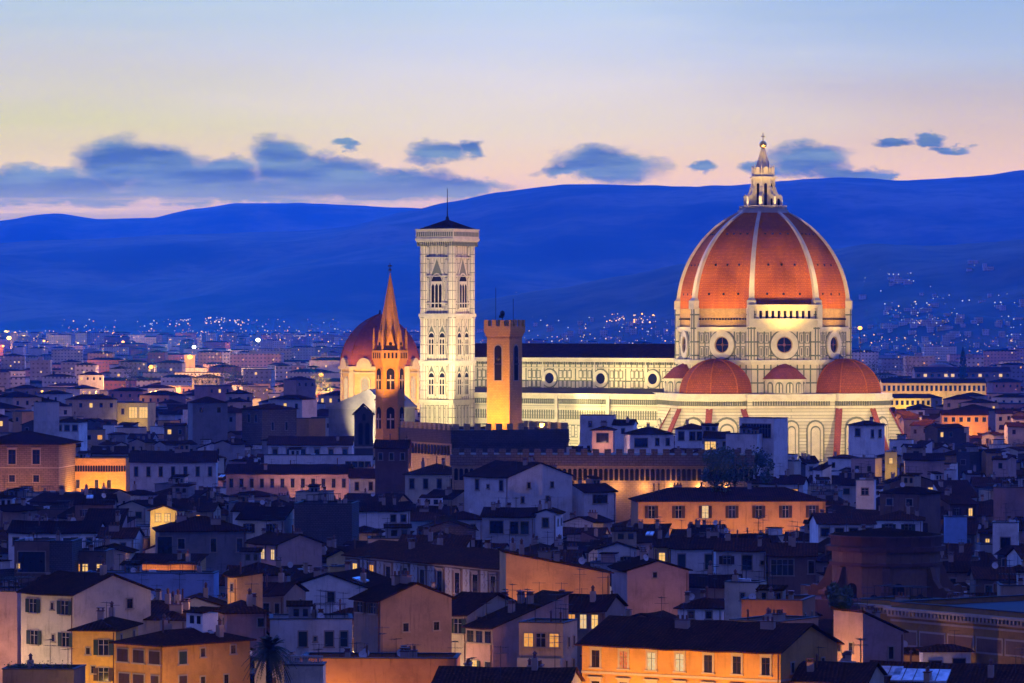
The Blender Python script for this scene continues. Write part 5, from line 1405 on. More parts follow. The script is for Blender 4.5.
# ------------------------------------------------------------------ apartment blocks of the outer town
def block_mat(name, wall, rgbw=(.12, .105, .10)):
    m, t, b = base_mat(name)
    uv, rnd = coords(t)
    sp_ = t.new('ShaderNodeSeparateXYZ'); t.put(sp_.inputs[0], uv)
    fx = t.m('FRACT', t.m('DIVIDE', sp_.outputs[0], 3.4)); fz = t.m('FRACT', t.m('DIVIDE', sp_.outputs[1], 3.2))
    wmask = t.m('MULTIPLY', t.m('MULTIPLY', t.m('GREATER_THAN', fx, .28), t.m('LESS_THAN', fx, .72)), t.m('MULTIPLY', t.m('GREATER_THAN', fz, .38), t.m('LESS_THAN', fz, .74)))
    g_ = t.new('ShaderNodeNewGeometry'); s2_ = t.new('ShaderNodeSeparateXYZ'); t.put(s2_.inputs[0], g_.outputs['Normal'])
    wmask = t.m('MULTIPLY', wmask, t.m('LESS_THAN', t.m('ABSOLUTE', s2_.outputs[2]), .3))
    n = t.noise(uv, .12, 4)
    t.put(b.inputs['Base Color'], t.mix(wmask, t.mix(t.smooth(n, .35, .7), wall, tuple(k * .7 for k in wall)), rgbw)); b.inputs['Roughness'].default_value = .8
for nm, c in (('block_white', (.55, .54, .54)), ('block_cream', (.55, .46, .33)), ('block_pink', (.52, .30, .25)), ('block_red', (.34, .13, .09)), ('block_grey', (.28, .28, .30)), ('block_tan', (.40, .28, .18))): block_mat(nm, c)
APTS = [(51, 82, 350, 'cream', 'cream apartment block among lower roofs below the floodlit sports masts'), (88, 113, 353, 'tan', 'tan apartment block with a lit right edge'), (100, 147, 344, 'red', 'long low reddish apartment block behind the tan block'), (54, 86, 372, 'white', 'whitish apartment block with a red roof in front of the cream block'),
        (148, 166, 352, 'red', 'dark red tall apartment block between the two nearest orange lamps'), (84, 117, 381, 'pink', 'pinkish white low block beside a small orange gable'), (47, 84, 386, 'cream', 'cream lamplit low block with a tiled roof'), (1, 28, 384, 'pink', 'pink lamplit low block near the left edge'),
        (275, 290, 366, 'white', 'first of three pale towers in a row, nearest the dark trees'), (292, 305, 366, 'pink', 'middle one of three pale towers in a row'), (307, 319, 367, 'white', 'third of three pale towers in a row, beside the orange lit block'), (312, 337, 357, 'tan', 'tan block lit orange by the lamp left of the domed chapel'),
        (231, 282, 354, 'pink', 'long pinkish block left of the domed chapel'), (197, 222, 352, 'tan', 'tan block right of the brightest orange lamp'), (222, 232, 352, 'white', 'narrow white block between the tan block and the long pinkish block'), (30, 50, 361, 'grey', 'grey block at the left under the sports masts'),
        (0, 24, 356, 'grey', 'grey block at the very left edge'), (60, 80, 362, 'grey', 'grey block behind the whitish red roofed block'), (118, 146, 362, 'grey', 'grey block left of the smaller orange lamp'), (920, 940, 338, 'pink', 'bright pink apartment block right of the cathedral'),
        (952, 981, 336, 'white', 'bluish white apartment block right of the bright pink one'), (984, 1003, 344, 'cream', 'cream block behind the orange pink long block'), (984, 1018, 351, 'pink', 'orange pink long block near the right edge'), (1011, 1034, 342, 'pink', 'tall pinkish white block at the right edge'),
        (882, 896, 344, 'cream', 'small cream block left of the bright pink one'), (895, 921, 338, 'grey', 'grey slab directly left of the bright pink block'), (870, 884, 342, 'white', 'white block beside the orange lamp behind the dome'), (940, 953, 342, 'grey', 'grey block between the bright pink and bluish white blocks'),
        (596, 640, 333, 'red', 'long dark red block behind the nave roof'), (642, 676, 334, 'red', 'dark red block behind the nave roof nearest the dome'), (560, 592, 337, 'grey', 'grey long block behind the nave roof'), (530, 556, 336, 'white', 'pale block behind the nave roof nearest the orange tower'),
        (905, 935, 357, 'grey', 'grey low block beside the domed hall'), (850, 878, 352, 'white', 'white low block behind the right apse'), (960, 985, 358, 'white', 'white low block left of the orange pink long block'), (1000, 1030, 365, 'grey', 'grey low block at the right edge below the orange pink one')]
ra = random.Random(5)
for x0, x1, py, c, lab in APTS:
    h = max(17, min(31, 55 - (py - 327) * .75)); Y = (CZ - h) * F / (py - H); Y = min(Y, 8000); h = CZ - (py - H) * Y / F
    w = (x1 - x0) * Y / F; d = min(w, ra.uniform(12, 18)); X = ((x0 + x1) / 2 - 512) / F * Y
    yw = R(ra.uniform(-8, 8)); o = thing('apartment_block', lab, 'apartment block', (X, Y + d / 2, 0), yw, 'apartment blocks of the outer town')
    m = MB().box(-w / 2, w / 2, -d / 2, d / 2, 0, h); wl = m.build('wall', ['block_' + c], o)
    if ra.random() < .5:
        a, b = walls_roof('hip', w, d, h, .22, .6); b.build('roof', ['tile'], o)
    else: MB().box(-w / 2 - .4, w / 2 + .4, -d / 2 - .4, d / 2 + .4, h + .01, h + .7).box(-w * .15, w * .1, -2, 2, h + .7, h + 3.2).build('roof', ['block_grey'], o)
    for k in range(ra.randint(1, 4)):
        lc = (-w / 2 + 3.4 * ra.randint(1, max(1, int(w / 3.4) - 1)) + 1.4, -d / 2, h - 3.2 * ra.randint(1, 3) + .8)
        window(o, 'D', 1.2, 1.3, lc, 0, ra.choice((Wm, A, Pp)), False)
    block(X, Y + d / 2, w + 2, d + 2, yw)

# a domed hall, a lamplit church tower
hx, hy = at(940, 327, 3300)[:2]
o = thing('domed_hall', 'low hall under a wide pinkish dome among the far roofs at the right', 'hall', (hx, hy, 0))
MB().prism(ngon(20, 15.5), 0, 18).build('wall', ['tan'], o)
m = MB(); m.ball((0, 0, 17.5), 15, 20, .6); m.build('dome', ['copper'], o)
kx, ky = at(190, 327, 3300)[:2]
o = thing('lamplit_tower', 'orange lit square tower under the brightest lamp of the far town', 'tower', (kx, ky, 0))
MB().box(-4.2, 4.2, -4, 4, 0, 32).build('shaft', ['tan'], o); MB().prism(ngon(4, 6.6, math.pi / 4), 32, 33).build('cornice', ['stone_trim'], o)

# ------------------------------------------------------------------ the crowd of lesser houses between them, one mass
cm = MB(); CM = ['white', 'cream', 'pink', 'tan', 'grey', 'brown', 'rubble', 'orange', 'tile', 'tile_red', 'lead', 'glass_dark', 'lit_warm', 'lit_amber', 'chimney_plaster', 'copper', 'dark_metal', 'dish_white', 'skylight', 'surround', 'wood', 'water_tank']
rc = random.Random(31); CFP = []; py = 672.0; ncm = 0
while py > 408:
    px = -25.0
    while px < 1050:
        h = rc.uniform(11.5, 18.5) + (3.5 if py < 460 else 0) + (3 if py < 430 else 0); pq = py + rc.uniform(-2, 2); Y = (CZ - h) * F / (pq - H); sc_ = F / Y
        w = rc.uniform(4.5, 11); d = rc.uniform(4.5, 9); yd = rc.choice((-40, -35, -30, -12, -6, 4, 10, 32)) + rc.uniform(-4, 4); yaw = R(yd)
        for tr_ in range(2):
            X = (px - 512) / F * Y + w / 2; cx, cy = X, Y + d / 2
            fp = corners(cx, cy, w, d, yaw, .1); xs_ = [512 + a * F / b for a, b in fp]; Ymin = min(b for a, b in fp); top = H + (CZ - h - 1.8) * F / cy; ok = True
            for r in HOUSES:
                if abs(r['cyY'] - cy) < 60 and overlap(fp, r['fp']): ok = False; break
                if r['Y'] > Ymin - 4 and max(xs_) > r['px'][0] + 1 and min(xs_) < r['px'][1] - 1 and top < r['vb'] - (1 if r['hand'] else 3): ok = False; break
            if ok:
                for f2, vis, by_ in BLOCK:
                    if overlap(fp, f2) or (vis and by_ > Ymin and max(xs_) > vis[0] and min(xs_) < vis[1] and top < vis[2]): ok = False; break
            if ok:
                for f2, c2 in CFP:
                    if abs(c2 - cy) < 16 and overlap(fp, f2): ok = False; break
            if ok: break
            w *= .65; d *= .7
        if ok:
            CFP.append((fp, cy)); ncm += 1
            wcol = rc.choice((0, 0, 0, 1, 1, 2, 3, 3, 4, 4, 5, 5, 6, 7)); rt = rc.choice(('x', 'x', 'x', 'hip', 'y', 'shed', 'flat', 'flat'))
            c, s = math.cos(yaw), math.sin(yaw)
            def put(mb, mt=None):
                o_ = len(cm.v); cm.v += [(cx + x * c - y * s, cy + x * s + y * c, z) for x, y, z in mb.v]
                for fc_, m_ in zip(mb.f, mb.m): cm.f.append(tuple(o_ + i_ for i_ in fc_)); cm.m.append(mt if mt is not None else m_)
            pch = rc.uniform(.26, .36); wl, rf = walls_roof(rt, w, d, h, pch, .4); put(wl, wcol); put(rf, 10 if rt == 'flat' else rc.choice((8, 8, 9)))
            q = MB(); nw = max(1, int(w / 2.8)); near = py > 440
            for k in range(nw):
                if rc.random() < .85:
                    x = -w / 2 + w * (k + .5) / nw; z0 = h - rc.choice((2.3, 2.6, 2.6)); ww = rc.choice((.45, .5, .55, .8))
                    q.mat(19).box(x - ww - .12, x + ww + .12, -d / 2 - .05, -d / 2, z0 - .12, z0 + 1.5); q.mat(rc.choice((12, 13, 12)) if rc.random() < .10 else rc.choice((11, 11, 20))).box(x - ww, x + ww, -d / 2 - .08, -d / 2, z0, z0 + 1.38)
            if near:
                for _ in range(rc.randint(1, 3)):
                    x, y = rc.uniform(-.42, .42) * w, rc.uniform(-.42, .42) * d; z = roof_z(rt, w, d, h, pch, x, y); u = rc.random()
                    if u < .45: hh_ = rc.uniform(.9, 1.7); q.mat(14).box(x - .28, x + .28, y - .28, y + .28, z - .6, z + hh_); q.mat(15).box(x - .36, x + .36, y - .36, y + .36, z + hh_ + .12, z + hh_ + .22); q.mat(14).box(x - .2, x + .2, y - .1, y + .1, z + hh_, z + hh_ + .12)
                    elif u < .72:
                        hh_ = rc.uniform(1.8, 3.4); q.mat(16).tube((x, y, z - .3), (x, y, z + hh_), .04, .03, 4)
                        for zz in (hh_ - .1, hh_ - .6): q.tube((x - .7, y, z + zz), (x + .7, y + .2, z + zz), .025, .025, 4)
                    elif u < .84: q.mat(17).box(x - .5, x + .5, y - .35, y + .35, z - .3, z + .8)
                    elif u < .92: q.mat(17).disc((x, y, z + .8), (rc.uniform(-.4, .4), -1, 0), .5, .08, 12); q.mat(16).tube((x, y + .1, z - .4), (x, y + .1, z + .8), .05, .05, 4)
                    elif rt != 'flat': q.mat(18).box(x - .5, x + .5, y - .4, y + .4, z - .1, z + .32)
                if rt == 'flat':
                    for x in (-w / 2 + .3, 0, w / 2 - .3): q.mat(16).tube((x, -d / 2 + .2, h + .8), (x, -d / 2 + .2, h + 1.8), .035, .035, 4)
                    q.tube((-w / 2 + .3, -d / 2 + .2, h + 1.8), (w / 2 - .3, -d / 2 + .2, h + 1.8), .035, .035, 4)
                    if rc.random() < .5: x = rc.uniform(-.2, .2) * w; q.mat(rc.choice((0, 2, 4))).box(x - 1.2, x + 1.2, .0, d / 2 - .4, h, h + 2.2); q.mat(8).box(x - 1.5, x + 1.5, -.3, d / 2 - .2, h + 2.2, h + 2.36)
            put(q)
        px += w * sc_ * rc.uniform(.45, .9) if ok else 7
    py -= 3.2 if py > 470 else 2.6
tag(cm.build('crowded_houses', CM), kind='stuff')

# ------------------------------------------------------------------ the far town, one mass
fc = MB(); FM = ['white', 'cream', 'pink', 'tan', 'grey', 'block_white', 'block_cream', 'block_pink', 'block_red', 'block_grey', 'tile', 'tile_red', 'lead', 'glass_dark', 'lit_warm', 'lit_pale', 'yellow']
rf_ = random.Random(23); py = 416.0
while py > 331.5:
    px = -25.0
    while px < 1050:
        q = (py - 331.5) / 75
        h = rf_.uniform(15, 22) + (rf_.uniform(3, 9) if rf_.random() < .25 else 0) + (5 if py < 350 else 0) + (4 if py > 400 else 0)
        Y = (CZ - h) * F / max(6.0, (py + rf_.uniform(-1.5, 1.5) - H))
        if Y > 8800: Y = 8800 - rf_.uniform(0, 1500); h = max(8, CZ - (py - H) * Y / F)
        sc_ = F / Y; w = rf_.uniform(9, 20) * (1 + (Y > 2600) * rf_.uniform(0, 1.6)); d = rf_.uniform(9, 15)
        yaw = R(rf_.choice((-35, -30, -8, 4, 10, 40))); wpx = w * sc_
        X = (px + wpx / 2 - 512) / F * Y; cx, cy = X, Y + d / 2
        fp = corners(cx, cy, w, d, yaw); xs_ = [512 + a * F / b for a, b in fp]; top = H + (CZ - h - 2) * F / cy
        Ymin = min(b for a, b in fp)
        ok = True
        for r in HOUSES:
            if abs(r['cyY'] - cy) < 60 and overlap(fp, r['fp']): ok = False; break
            if r['Y'] > Ymin - 6 and max(xs_) > r['px'][0] and min(xs_) < r['px'][1] and top < r['vb'] - 1: ok = False; break
        if ok:
            for f2, vis, by_ in BLOCK:
                if overlap(fp, f2): ok = False; break
                if vis and by_ > Ymin and max(xs_) > vis[0] and min(xs_) < vis[1] and top < vis[2]: ok = False; break
        if ok and 640 < px < 905 and 1230 < Y < 1420: ok = False
        if ok:
            c, s = math.cos(yaw), math.sin(yaw)
            fc.mat(rf_.choice((0, 0, 0, 1, 1, 2, 3, 4, 4)) if Y < 2600 else rf_.choice((0, 4, 5, 5, 6, 7, 8, 9, 9)))
            fc.box(cx - w / 2, cx + w / 2, cy - d / 2, cy + d / 2, 0, h, yaw, (cx, cy))
            if rf_.random() < .72:
                fc.mat(rf_.choice((10, 10, 11))); e = .5; m_ = min(w, d) / 2; rr = corners(cx, cy, w, d, yaw, e)
                a_ = max(.3, (w - d) / 2); b_ = max(.3, (d - w) / 2)
                tp = [(cx + x * c - y * s, cy + x * s + y * c) for x, y in ((-a_, -b_), (a_, -b_), (a_, b_), (-a_, b_))]
                fc.prism(rr, h + .02, h + .02 + m_ * .34, tp)
            else:
                fc.mat(12).box(cx - w / 2 - .2, cx + w / 2 + .2, cy - d / 2 - .2, cy + d / 2 + .2, h + .02, h + .6, yaw, (cx, cy))
            def quad(k, mt, zz, ww, hh):
                x = -w / 2 + w * k; y = -d / 2 - .06
                fc.mat(mt).box(cx + x - ww / 2, cx + x + ww / 2, cy + y, cy + y + .05, zz, zz + hh, yaw, (cx, cy))
            if Y < 2600:
                n_ = max(1, int(w / 3.6))
                for k in range(n_):
                    quad((k + .5) / n_, 14 if rf_.random() < .12 else 13, h - 2.9, 1.1, 1.6)
            elif rf_.random() < .5:
                quad(rf_.uniform(.1, .9), rf_.choice((14, 14, 15)), h - rf_.uniform(3, 6), 1.6, 1.6)
        px += wpx * rf_.uniform(.8, 1.5) + rf_.uniform(0, 3)
    py -= 1.9 + (py - 331) * .030
tag(fc.build('far_town', FM), kind='stuff')

# ------------------------------------------------------------------ lamps of the far town
def lamp(px, py, hl, mat, rpx, power, color, label, Ymax=9000):
    Y = min(Ymax, (CZ - hl) * F / max(3, (py - H))); x, y, z = at(px, py, Y)
    o = thing('street_lamp', label, 'street lamp', (x, y, 0), 0, 'lamps of the far town')
    r = rpx * Y / F
    MB().tube((0, 0, 0), (0, 0, z - r * .6), .14, .1).build('pole', ['dark_metal'], o)
    MB().ball((0, 0, z), r, 10, .8).build('lamp_head', [mat], o)
    if power: glow((0, -r * .5, z + r + 2.5), power, color, 1.2, o)
ORG = (1, .42, .08)
for a in [(190, 357, 31.6, 'lamp_orange', 2.9, 2.4e5, ORG, 'brightest orange lamp of the far town, standing over the lit tower'), (151, 367, 31.5, 'lamp_orange', 2.4, 5e5, ORG, 'orange lamp before the dark red block, left of the brightest one'),
          (321, 375, 29, 'lamp_orange', 2.5, 5e5, ORG, 'orange lamp against the block left of the domed chapel'), (860, 328, 54, 'lamp_orange', 2.3, 3e5, ORG, 'orange lamp seen just right of the great dome'),
          (194, 347, 38.5, 'lamp_white', 2.0, 1.2e5, (.9, .95, 1), 'white lamp just above the brightest orange lamp'), (258, 340, 30, 'lamp_white', 2.4, 1.5e5, (.85, 1, .9), 'lone greenish white lamp left of the domed chapel'),
          (6, 332, 40, 'lamp_yellow', 2.1, 0, ORG, 'sports mast lamp at the left edge, upper one'), (9, 338, 36, 'lamp_yellow', 2.5, 3e5, (1, .85, .4), 'sports mast lamp at the left edge, lower and larger one'), (24, 337, 36, 'lamp_yellow', 2.1, 1e5, (1, .85, .4), 'sports mast lamp third from the left edge'), (34, 337, 36, 'lamp_yellow', 2.1, 0, ORG, 'sports mast lamp farthest from the left edge'),
          (15, 333, 38, 'lamp_orange', 1.6, 2e5, ORG, 'small orange lamp between the sports mast lamps'), (44, 341, 32, 'lamp_orange', 1.3, 2e5, ORG, 'small orange lamp just right of the sports mast lamps'), (3, 346, 30, 'lamp_orange', 1.3, 1.5e5, ORG, 'low orange lamp at the left edge under the sports mast lamps'), (94, 336, 36, 'lamp_orange', 1.4, 0, ORG, 'left one of a close pair of orange lamps'), (99, 336, 36, 'lamp_orange', 1.2, 0, ORG, 'right one of a close pair of orange lamps'), (114, 333.5, 38, 'lamp_orange', 1.8, 0, ORG, 'high orange lamp right of the close pair'), (123, 342, 32, 'lamp_orange', 1.6, 1e5, ORG, 'orange lamp below the high one, above the long reddish block'),
          (230, 380, 18, 'lamp_orange', 1.0, 3e4, ORG, 'small orange lamp among dark trees'), (291, 397, 18, 'lamp_yellow', 1.1, 2e4, (1, .7, .3), 'small yellow lamp among the roofs left of the domed chapel'), (525, 335, 36, 'lamp_orange', 1.5, 0, ORG, 'orange lamp peeping out beside the orange tower'), (610, 333, 38, 'lamp_orange', 1.2, 0, ORG, 'orange lamp above the nave roof'),
          (934, 362, 20, 'lamp_yellow', 1.2, 3e4, (1, .8, .4), 'yellow lamp under the domed hall'), (915, 362.5, 20, 'lamp_yellow', .9, 0, ORG, 'fainter yellow lamp left of the domed hall lamp'), (203, 381, 18, 'lamp_orange', 1.2, 6e4, ORG, 'low orange lamp right below the lit tower'), (197, 380, 18, 'lamp_orange', 1.0, 0, ORG, 'low small orange lamp at the foot of the lit tower'), (78, 343, 30, 'lamp_yellow', .9, 0, ORG, 'small yellow lamp left of the tan block'), (222, 336, 34, 'lamp_orange', .9, 0, ORG, 'small orange lamp left of the greenish white one')]:
    lamp(*a)

# scattered lights of the plain and of the villages on the slopes
def hill_point(k, px, py):
    vs, rows, pxs, Y0 = TERR[k]; w = len(pxs); last = None
    for j in range(len(rows)):
        Y = rows[j]; X = (px - 512) / F * Y; p = 512 + X * F / Y0
        i = min(w - 1, max(0, int(round((p - pxs[0]) / (pxs[1] - pxs[0])))))
        z = vs[j * w + i][2]
        q = H + (CZ - z) * F / Y
        if q <= py:
            if last and last[0] > q: t = min(1, max(0, (py - last[0]) / (q - last[0]))); Y = last[1] + (Y - last[1]) * t; z = last[2] + (z - last[2]) * t; X = (px - 512) / F * Y
            return X, Y - 12, z + 4
        last = (q, Y, z)
    return None
vl = MB(); VM = ['glow_far', 'glow_white', 'lit_amber', 'block_white', 'block_cream', 'lamp_orange']
rv = random.Random(3)
for k in range(1500):
    px = rv.uniform(-10, 1034); py = 330 + abs(rv.gauss(0, 10)) + (0 if px < 700 else 2)
    Y = min(8700, max(2600, (CZ - rv.uniform(22, 44)) * F / (py - H))); x, y, z = at(px, py, Y); r = rv.choice((.22, .28, .35, .55)) * Y / F
    vl.mat(rv.choice((0, 0, 0, 0, 1, 2, 2, 5))).ball((x, y, z), r, 6)
for k in range(1000):
    px = rv.uniform(-10, 1034); py = rv.uniform(336, 402)
    if 640 < px < 905 and py > 345: continue
    Y = min(8700, max(1900, (CZ - rv.uniform(15, 24)) * F / (py - H))); x, y, z = at(px, py, Y); r = rv.choice((.22, .28, .35, .5)) * Y / F
    vl.mat(rv.choice((0, 0, 0, 2, 2, 1, 5))).ball((x, y, z), r, 6)
def village(k, x0, x1, y0, y1, n, mats, big=1.0):
    for _ in range(n):
        p = hill_point(k, rv.uniform(x0, x1), rv.uniform(y0, y1))
        if not p: continue
        r = rv.choice((.28, .36, .5, .75)) * big * p[1] / F; mt = rv.choice(mats)
        if mt in (3, 4): w_ = rv.uniform(2.5, 6); vl.mat(mt).box(p[0] - w_, p[0] + w_, p[1] - 5, p[1] + 5, p[2] - 14, p[2] + rv.uniform(-2, 1.5))
        else: vl.mat(mt).ball(p, r, 6)
village(1, 60, 340, 321, 331, 60, (0, 0, 1, 2, 3)); village(1, 180, 192, 320, 324, 9, (0, 1), 1.2); village(1, 205, 226, 319, 325, 26, (0, 1, 0), 1.1); village(1, 234, 250, 321, 326, 14, (0, 0, 1), 1.1); village(1, 148, 180, 322, 327, 12, (1, 0))
village(2, 486, 520, 288, 296, 20, (1, 1, 3), .8); village(2, 560, 690, 322, 331, 26, (0, 0, 1, 2, 3), .8); village(2, 606, 660, 316, 325, 46, (0, 2, 0, 5), 1.1); village(2, 850, 930, 270, 300, 14, (1, 1, 3), .8); village(2, 888, 910, 275, 283, 14, (1, 3), .9); village(2, 966, 1000, 262, 272, 8, (1, 3), .8); village(2, 485, 620, 318, 330, 14, (0, 1, 3), .8)
village(2, 825, 1034, 326, 352, 150, (3, 4, 3, 4, 0, 1)); village(3, 860, 1034, 318, 350, 80, (3, 4, 3, 1, 0)); village(2, 480, 680, 330, 350, 90, (3, 4, 0, 0, 1)); village(3, 880, 1030, 313, 328, 46, (1, 3, 0, 4)); village(2, 880, 930, 303, 320, 34, (1, 1, 0, 3)); village(2, 930, 1030, 296, 312, 30, (1, 3, 1)); village(3, 900, 950, 320, 326, 20, (0, 1, 4))
tag(vl.build('village_lights', VM), kind='stuff')

# ------------------------------------------------------------------ trees
def crown_mesh(seed, r, hgt, n, narrow=1.0):
    rr = random.Random(seed); b = MB()
    cl = [(rr.uniform(-.6, .6) * r * narrow, rr.uniform(-.6, .6) * r * narrow, hgt * rr.uniform(.25, .95), r * rr.uniform(.35, .6)) for _ in range(9)]
    for _ in range(n):
        c = rr.choice(cl); d = Vector((rr.gauss(0, 1), rr.gauss(0, 1), rr.gauss(0, .8))).normalized() * c[3] * rr.uniform(.55, 1.05)
        p = Vector(c[:3]) + Vector((d.x * narrow, d.y * narrow, d.z)); u = Vector((rr.gauss(0, 1), rr.gauss(0, 1), rr.gauss(0, 1))).normalized(); v = u.orthogonal().normalized(); s = rr.uniform(.18, .42)
        b.add([p - u * s, p + v * s * .6, p + u * s, p - v * s * .6], [(0, 1, 2, 3)])
    return b.mesh('crown', ['leaf'])
TREES = [(735, 474, 880, 5.5, 13, 'dark leafy tree in the garden before the white modern block'), (756, 468, 960, 4.5, 13, 'dark leafy tree right of the larger garden tree'), (716, 478, 870, 4, 12, 'dark leafy tree left of the larger garden tree'), (222, 380, 2350, 11, 20, 'broad dark tree in the far town beside the small orange lamp'), (238, 381, 2400, 10, 18, 'dark tree right of the broad far tree'), (202, 384, 2250, 8, 17, 'dark tree left of the broad far tree'),
         (908, 365, 3000, 12, 22, 'dark tree group beside the domed hall'), (880, 372, 2600, 9, 20, 'dark tree behind the right apse'), (843, 600, 560, 2.2, 5, 'small shrub tree on a roof terrace above the pink lean-to'), (868, 372, 2700, 9, 19, 'dark tree standing left of the tree behind the right apse'), (130, 372, 2600, 8, 18, 'dark tree in the far town left of the smaller orange lamp'), (320, 384, 2200, 7, 17, 'dark tree below the lamp left of the domed chapel')]
for k, (px, py, Y, r, hh, lab) in enumerate(TREES):
    x, y, z = at(px, py, Y); base = max(0, z - hh * .8)
    o = thing('leafy_tree', lab, 'tree', (x, y, 0 if base < 12 else base), 0, 'trees of the town')
    z0 = 0 if base < 12 else base
    b = MB().tube((0, 0, 0), (0, 0, z - z0), .35, .15, 7)
    for a in range(4): b.tube((0, 0, (z - z0) * .8), (r * .5 * math.cos(a * 1.6), r * .5 * math.sin(a * 1.6), (z - z0) + hh * .25), .16, .05, 5)
    b.build('trunk', ['bark'], o)
    me = crown_mesh(k + 1, r, hh * .8, 1500 if Y < 1200 else 900)
    c_ = link('crown', me, o, (0, 0, z - z0 - hh * .4))
    if Y > 1500: c_.scale = (1, 1, 1)
x, y, z = at(963, 352, 3000)
o = thing('cypress_tree', 'tall thin dark cypress before the pale far blocks at the right', 'tree', (x, y, 0), 0, 'trees of the town')
MB().tube((0, 0, 0), (0, 0, 20), .4, .2).build('trunk', ['bark'], o)
b = MB(); rr = random.Random(9)
for _ in range(900):
    t = rr.random(); a = rr.uniform(0, 6.28); q = 2.6 * math.sin(math.pi * min(1, .15 + t * .85)) ** .8 * rr.uniform(.6, 1.05); p = Vector((q * math.cos(a), q * math.sin(a), 14 + 26 * t)); u = Vector((rr.gauss(0, .4), rr.gauss(0, .4), 1)).normalized(); v = u.orthogonal().normalized()
    b.add([p - u * .8, p + v * .4, p + u * .8, p - v * .4], [(0, 1, 2, 3)])
b.build('crown', ['leaf'], o)
# the palm in the front row
x, y, z = at(269, 655, 486)
o = thing('palm_tree', 'dark bushy palm tree in the front row between ochre and white houses', 'palm tree', (x, y, 0))
b = MB()
for k in range(13): b.tube((0, 0, k * 1.3), (0, 0, k * 1.3 + 1.35), .36, .42, 9)
b.build('trunk', ['bark'], o)
rr = random.Random(4); b = MB()
for k in range(120):
    a = rr.uniform(0, 2 * math.pi); el = rr.uniform(-1.0, 1.35); L = rr.uniform(2.4, 3.2); pts = []
    for j in range(9):
        t = j / 8; rad = L * (math.cos(el) * t + .05); zz = 17.4 + L * (math.sin(el) * t - .6 * t * t * (1.1 - .4 * math.sin(el)))
        pts.append(Vector((rad * math.cos(a), rad * math.sin(a), zz)))
    tt = Vector((-math.sin(a), math.cos(a), 0))
    for j in range(8):
        b.tube(pts[j], pts[j + 1], .035, .03, 3)
        for s in (-1, 1):
            for f in (0, .5):
                p = pts[j].lerp(pts[j + 1], f); d = (tt * s + (pts[j + 1] - pts[j]).normalized() * .8 + Vector((0, 0, -.25))).normalized(); l = .62 * math.sin(math.pi * (.15 + .8 * (j + f) / 8))
                wv = (pts[j + 1] - pts[j]).normalized() * .07
                b.add([p - wv, p + wv, p + d * l], [(0, 1, 2)])
b.build('crown', ['palm_leaf'], o)
# potted plants on the terrace parapet
pr_ = random.Random(8)
for k in range(9):
    px = 8 + k * 7.2; r = HOUSES[2]; t = (k + .5) / 9 - .5
    c_, s_ = math.cos(r['yaw']), math.sin(r['yaw']); lx, ly = t * r['w'] * .95, -r['dep'] / 2 + .7
    o = thing('potted_plant', 'small potted plant in a row on the terrace parapet of the low house', 'potted plant', (r['o'].location.x + lx * c_ - ly * s_, r['o'].location.y + lx * s_ + ly * c_, 11.62), 0, 'potted plants on the terrace parapet')
    MB().prism(ngon(10, .22), 0, .45, ngon(10, .3)).build('pot', ['copper'], o)
    b = MB()
    for _ in range(90):
        p = Vector((pr_.gauss(0, .22), pr_.gauss(0, .22), .55 + abs(pr_.gauss(0, .4)))); u = Vector((pr_.gauss(0, 1), pr_.gauss(0, 1), pr_.gauss(0, 1))).normalized(); v = u.orthogonal().normalized(); b.add([p - u * .13, p + v * .08, p + u * .13, p - v * .08], [(0, 1, 2, 3)])
    b.build('foliage', ['leaf'], o)
# ------------------------------------------------------------------ floodlights of the monuments
def lsp(x, y, z, tx, ty, tz, power, color=(1, .82, .5), size=80, **k):
    a, b = local(x, y), local(tx, ty)
    return spot((a[0], a[1], z), (b[0], b[1], tz), power, color, size, **k)
W1 = (1.0, .74, .30); W2 = (1.0, .84, .36); W3 = (1.0, .70, .32)
for x in (-98, -76, -54, -34): lsp(x, -58, 22, x, -12, 31, 3.5e4, W2, 100)
for x in (-100, -82, -64, -46, -32): lsp(x, -19.5, 36.3, x, -10.5, 40.5, 1500, W2, 150, radius=.2)
for an in (-150, -118, -88, -60, -30, -2):                       # ring round the apses
    c, s = math.cos(R(an)), math.sin(R(an))
    lsp(70 * c, 70 * s, 33, 22 * c, 22 * s, 34, 3.8e4, W1, 95)
for an in (-135, -90, -45, 0, 45):                               # up to drum and dome
    c, s = math.cos(R(an)), math.sin(R(an))
    lsp(46 * c, 46 * s, 44, 17 * c, 17 * s, 74, 8.4e4, (1, .60, .12), 48, blend=.9)
for an in (-112, -67, -22):
    c, s = math.cos(R(an)), math.sin(R(an))
    lsp(72 * c, 72 * s, 36, 0, 0, 101, 2.1e5, (1, .68, .26), 20)
for an in (-112.5, -67.5, -22.5, 22.5):
    c, s = math.cos(R(an)), math.sin(R(an))
    lsp(7.9 * c, 7.9 * s, 93.2, 2.5 * c, 2.5 * s, 102, 420, (1, .70, .28), 120, radius=.2)
# bell tower
lsp(-108, -72, 14, -102, -30, 50, 6e4, (1, .80, .44), 80); lsp(-92, -76, 16, -100, -30, 68, 1.5e5, (1, .80, .44), 70); lsp(-60, -52, 40, -98, -28, 60, 8e4, (1, .78, .42), 75)
lsp(-70, -40, 36, -98, -27, 62, 2.6e4, (1, .78, .42), 80)
# chapel dome and drum
for dx, dy in ((-34, -34), (6, -44), (38, -26)): spot((cx_ + dx, cy_ + dy, 24), (cx_, cy_, 32), 1.3e5, (1, .60, .16), 60)
spot((px0[0] - 6, px0[1] - 30, 30), (px0[0], px0[1], 31), 1.5e3, (1, .9, .8), 70)
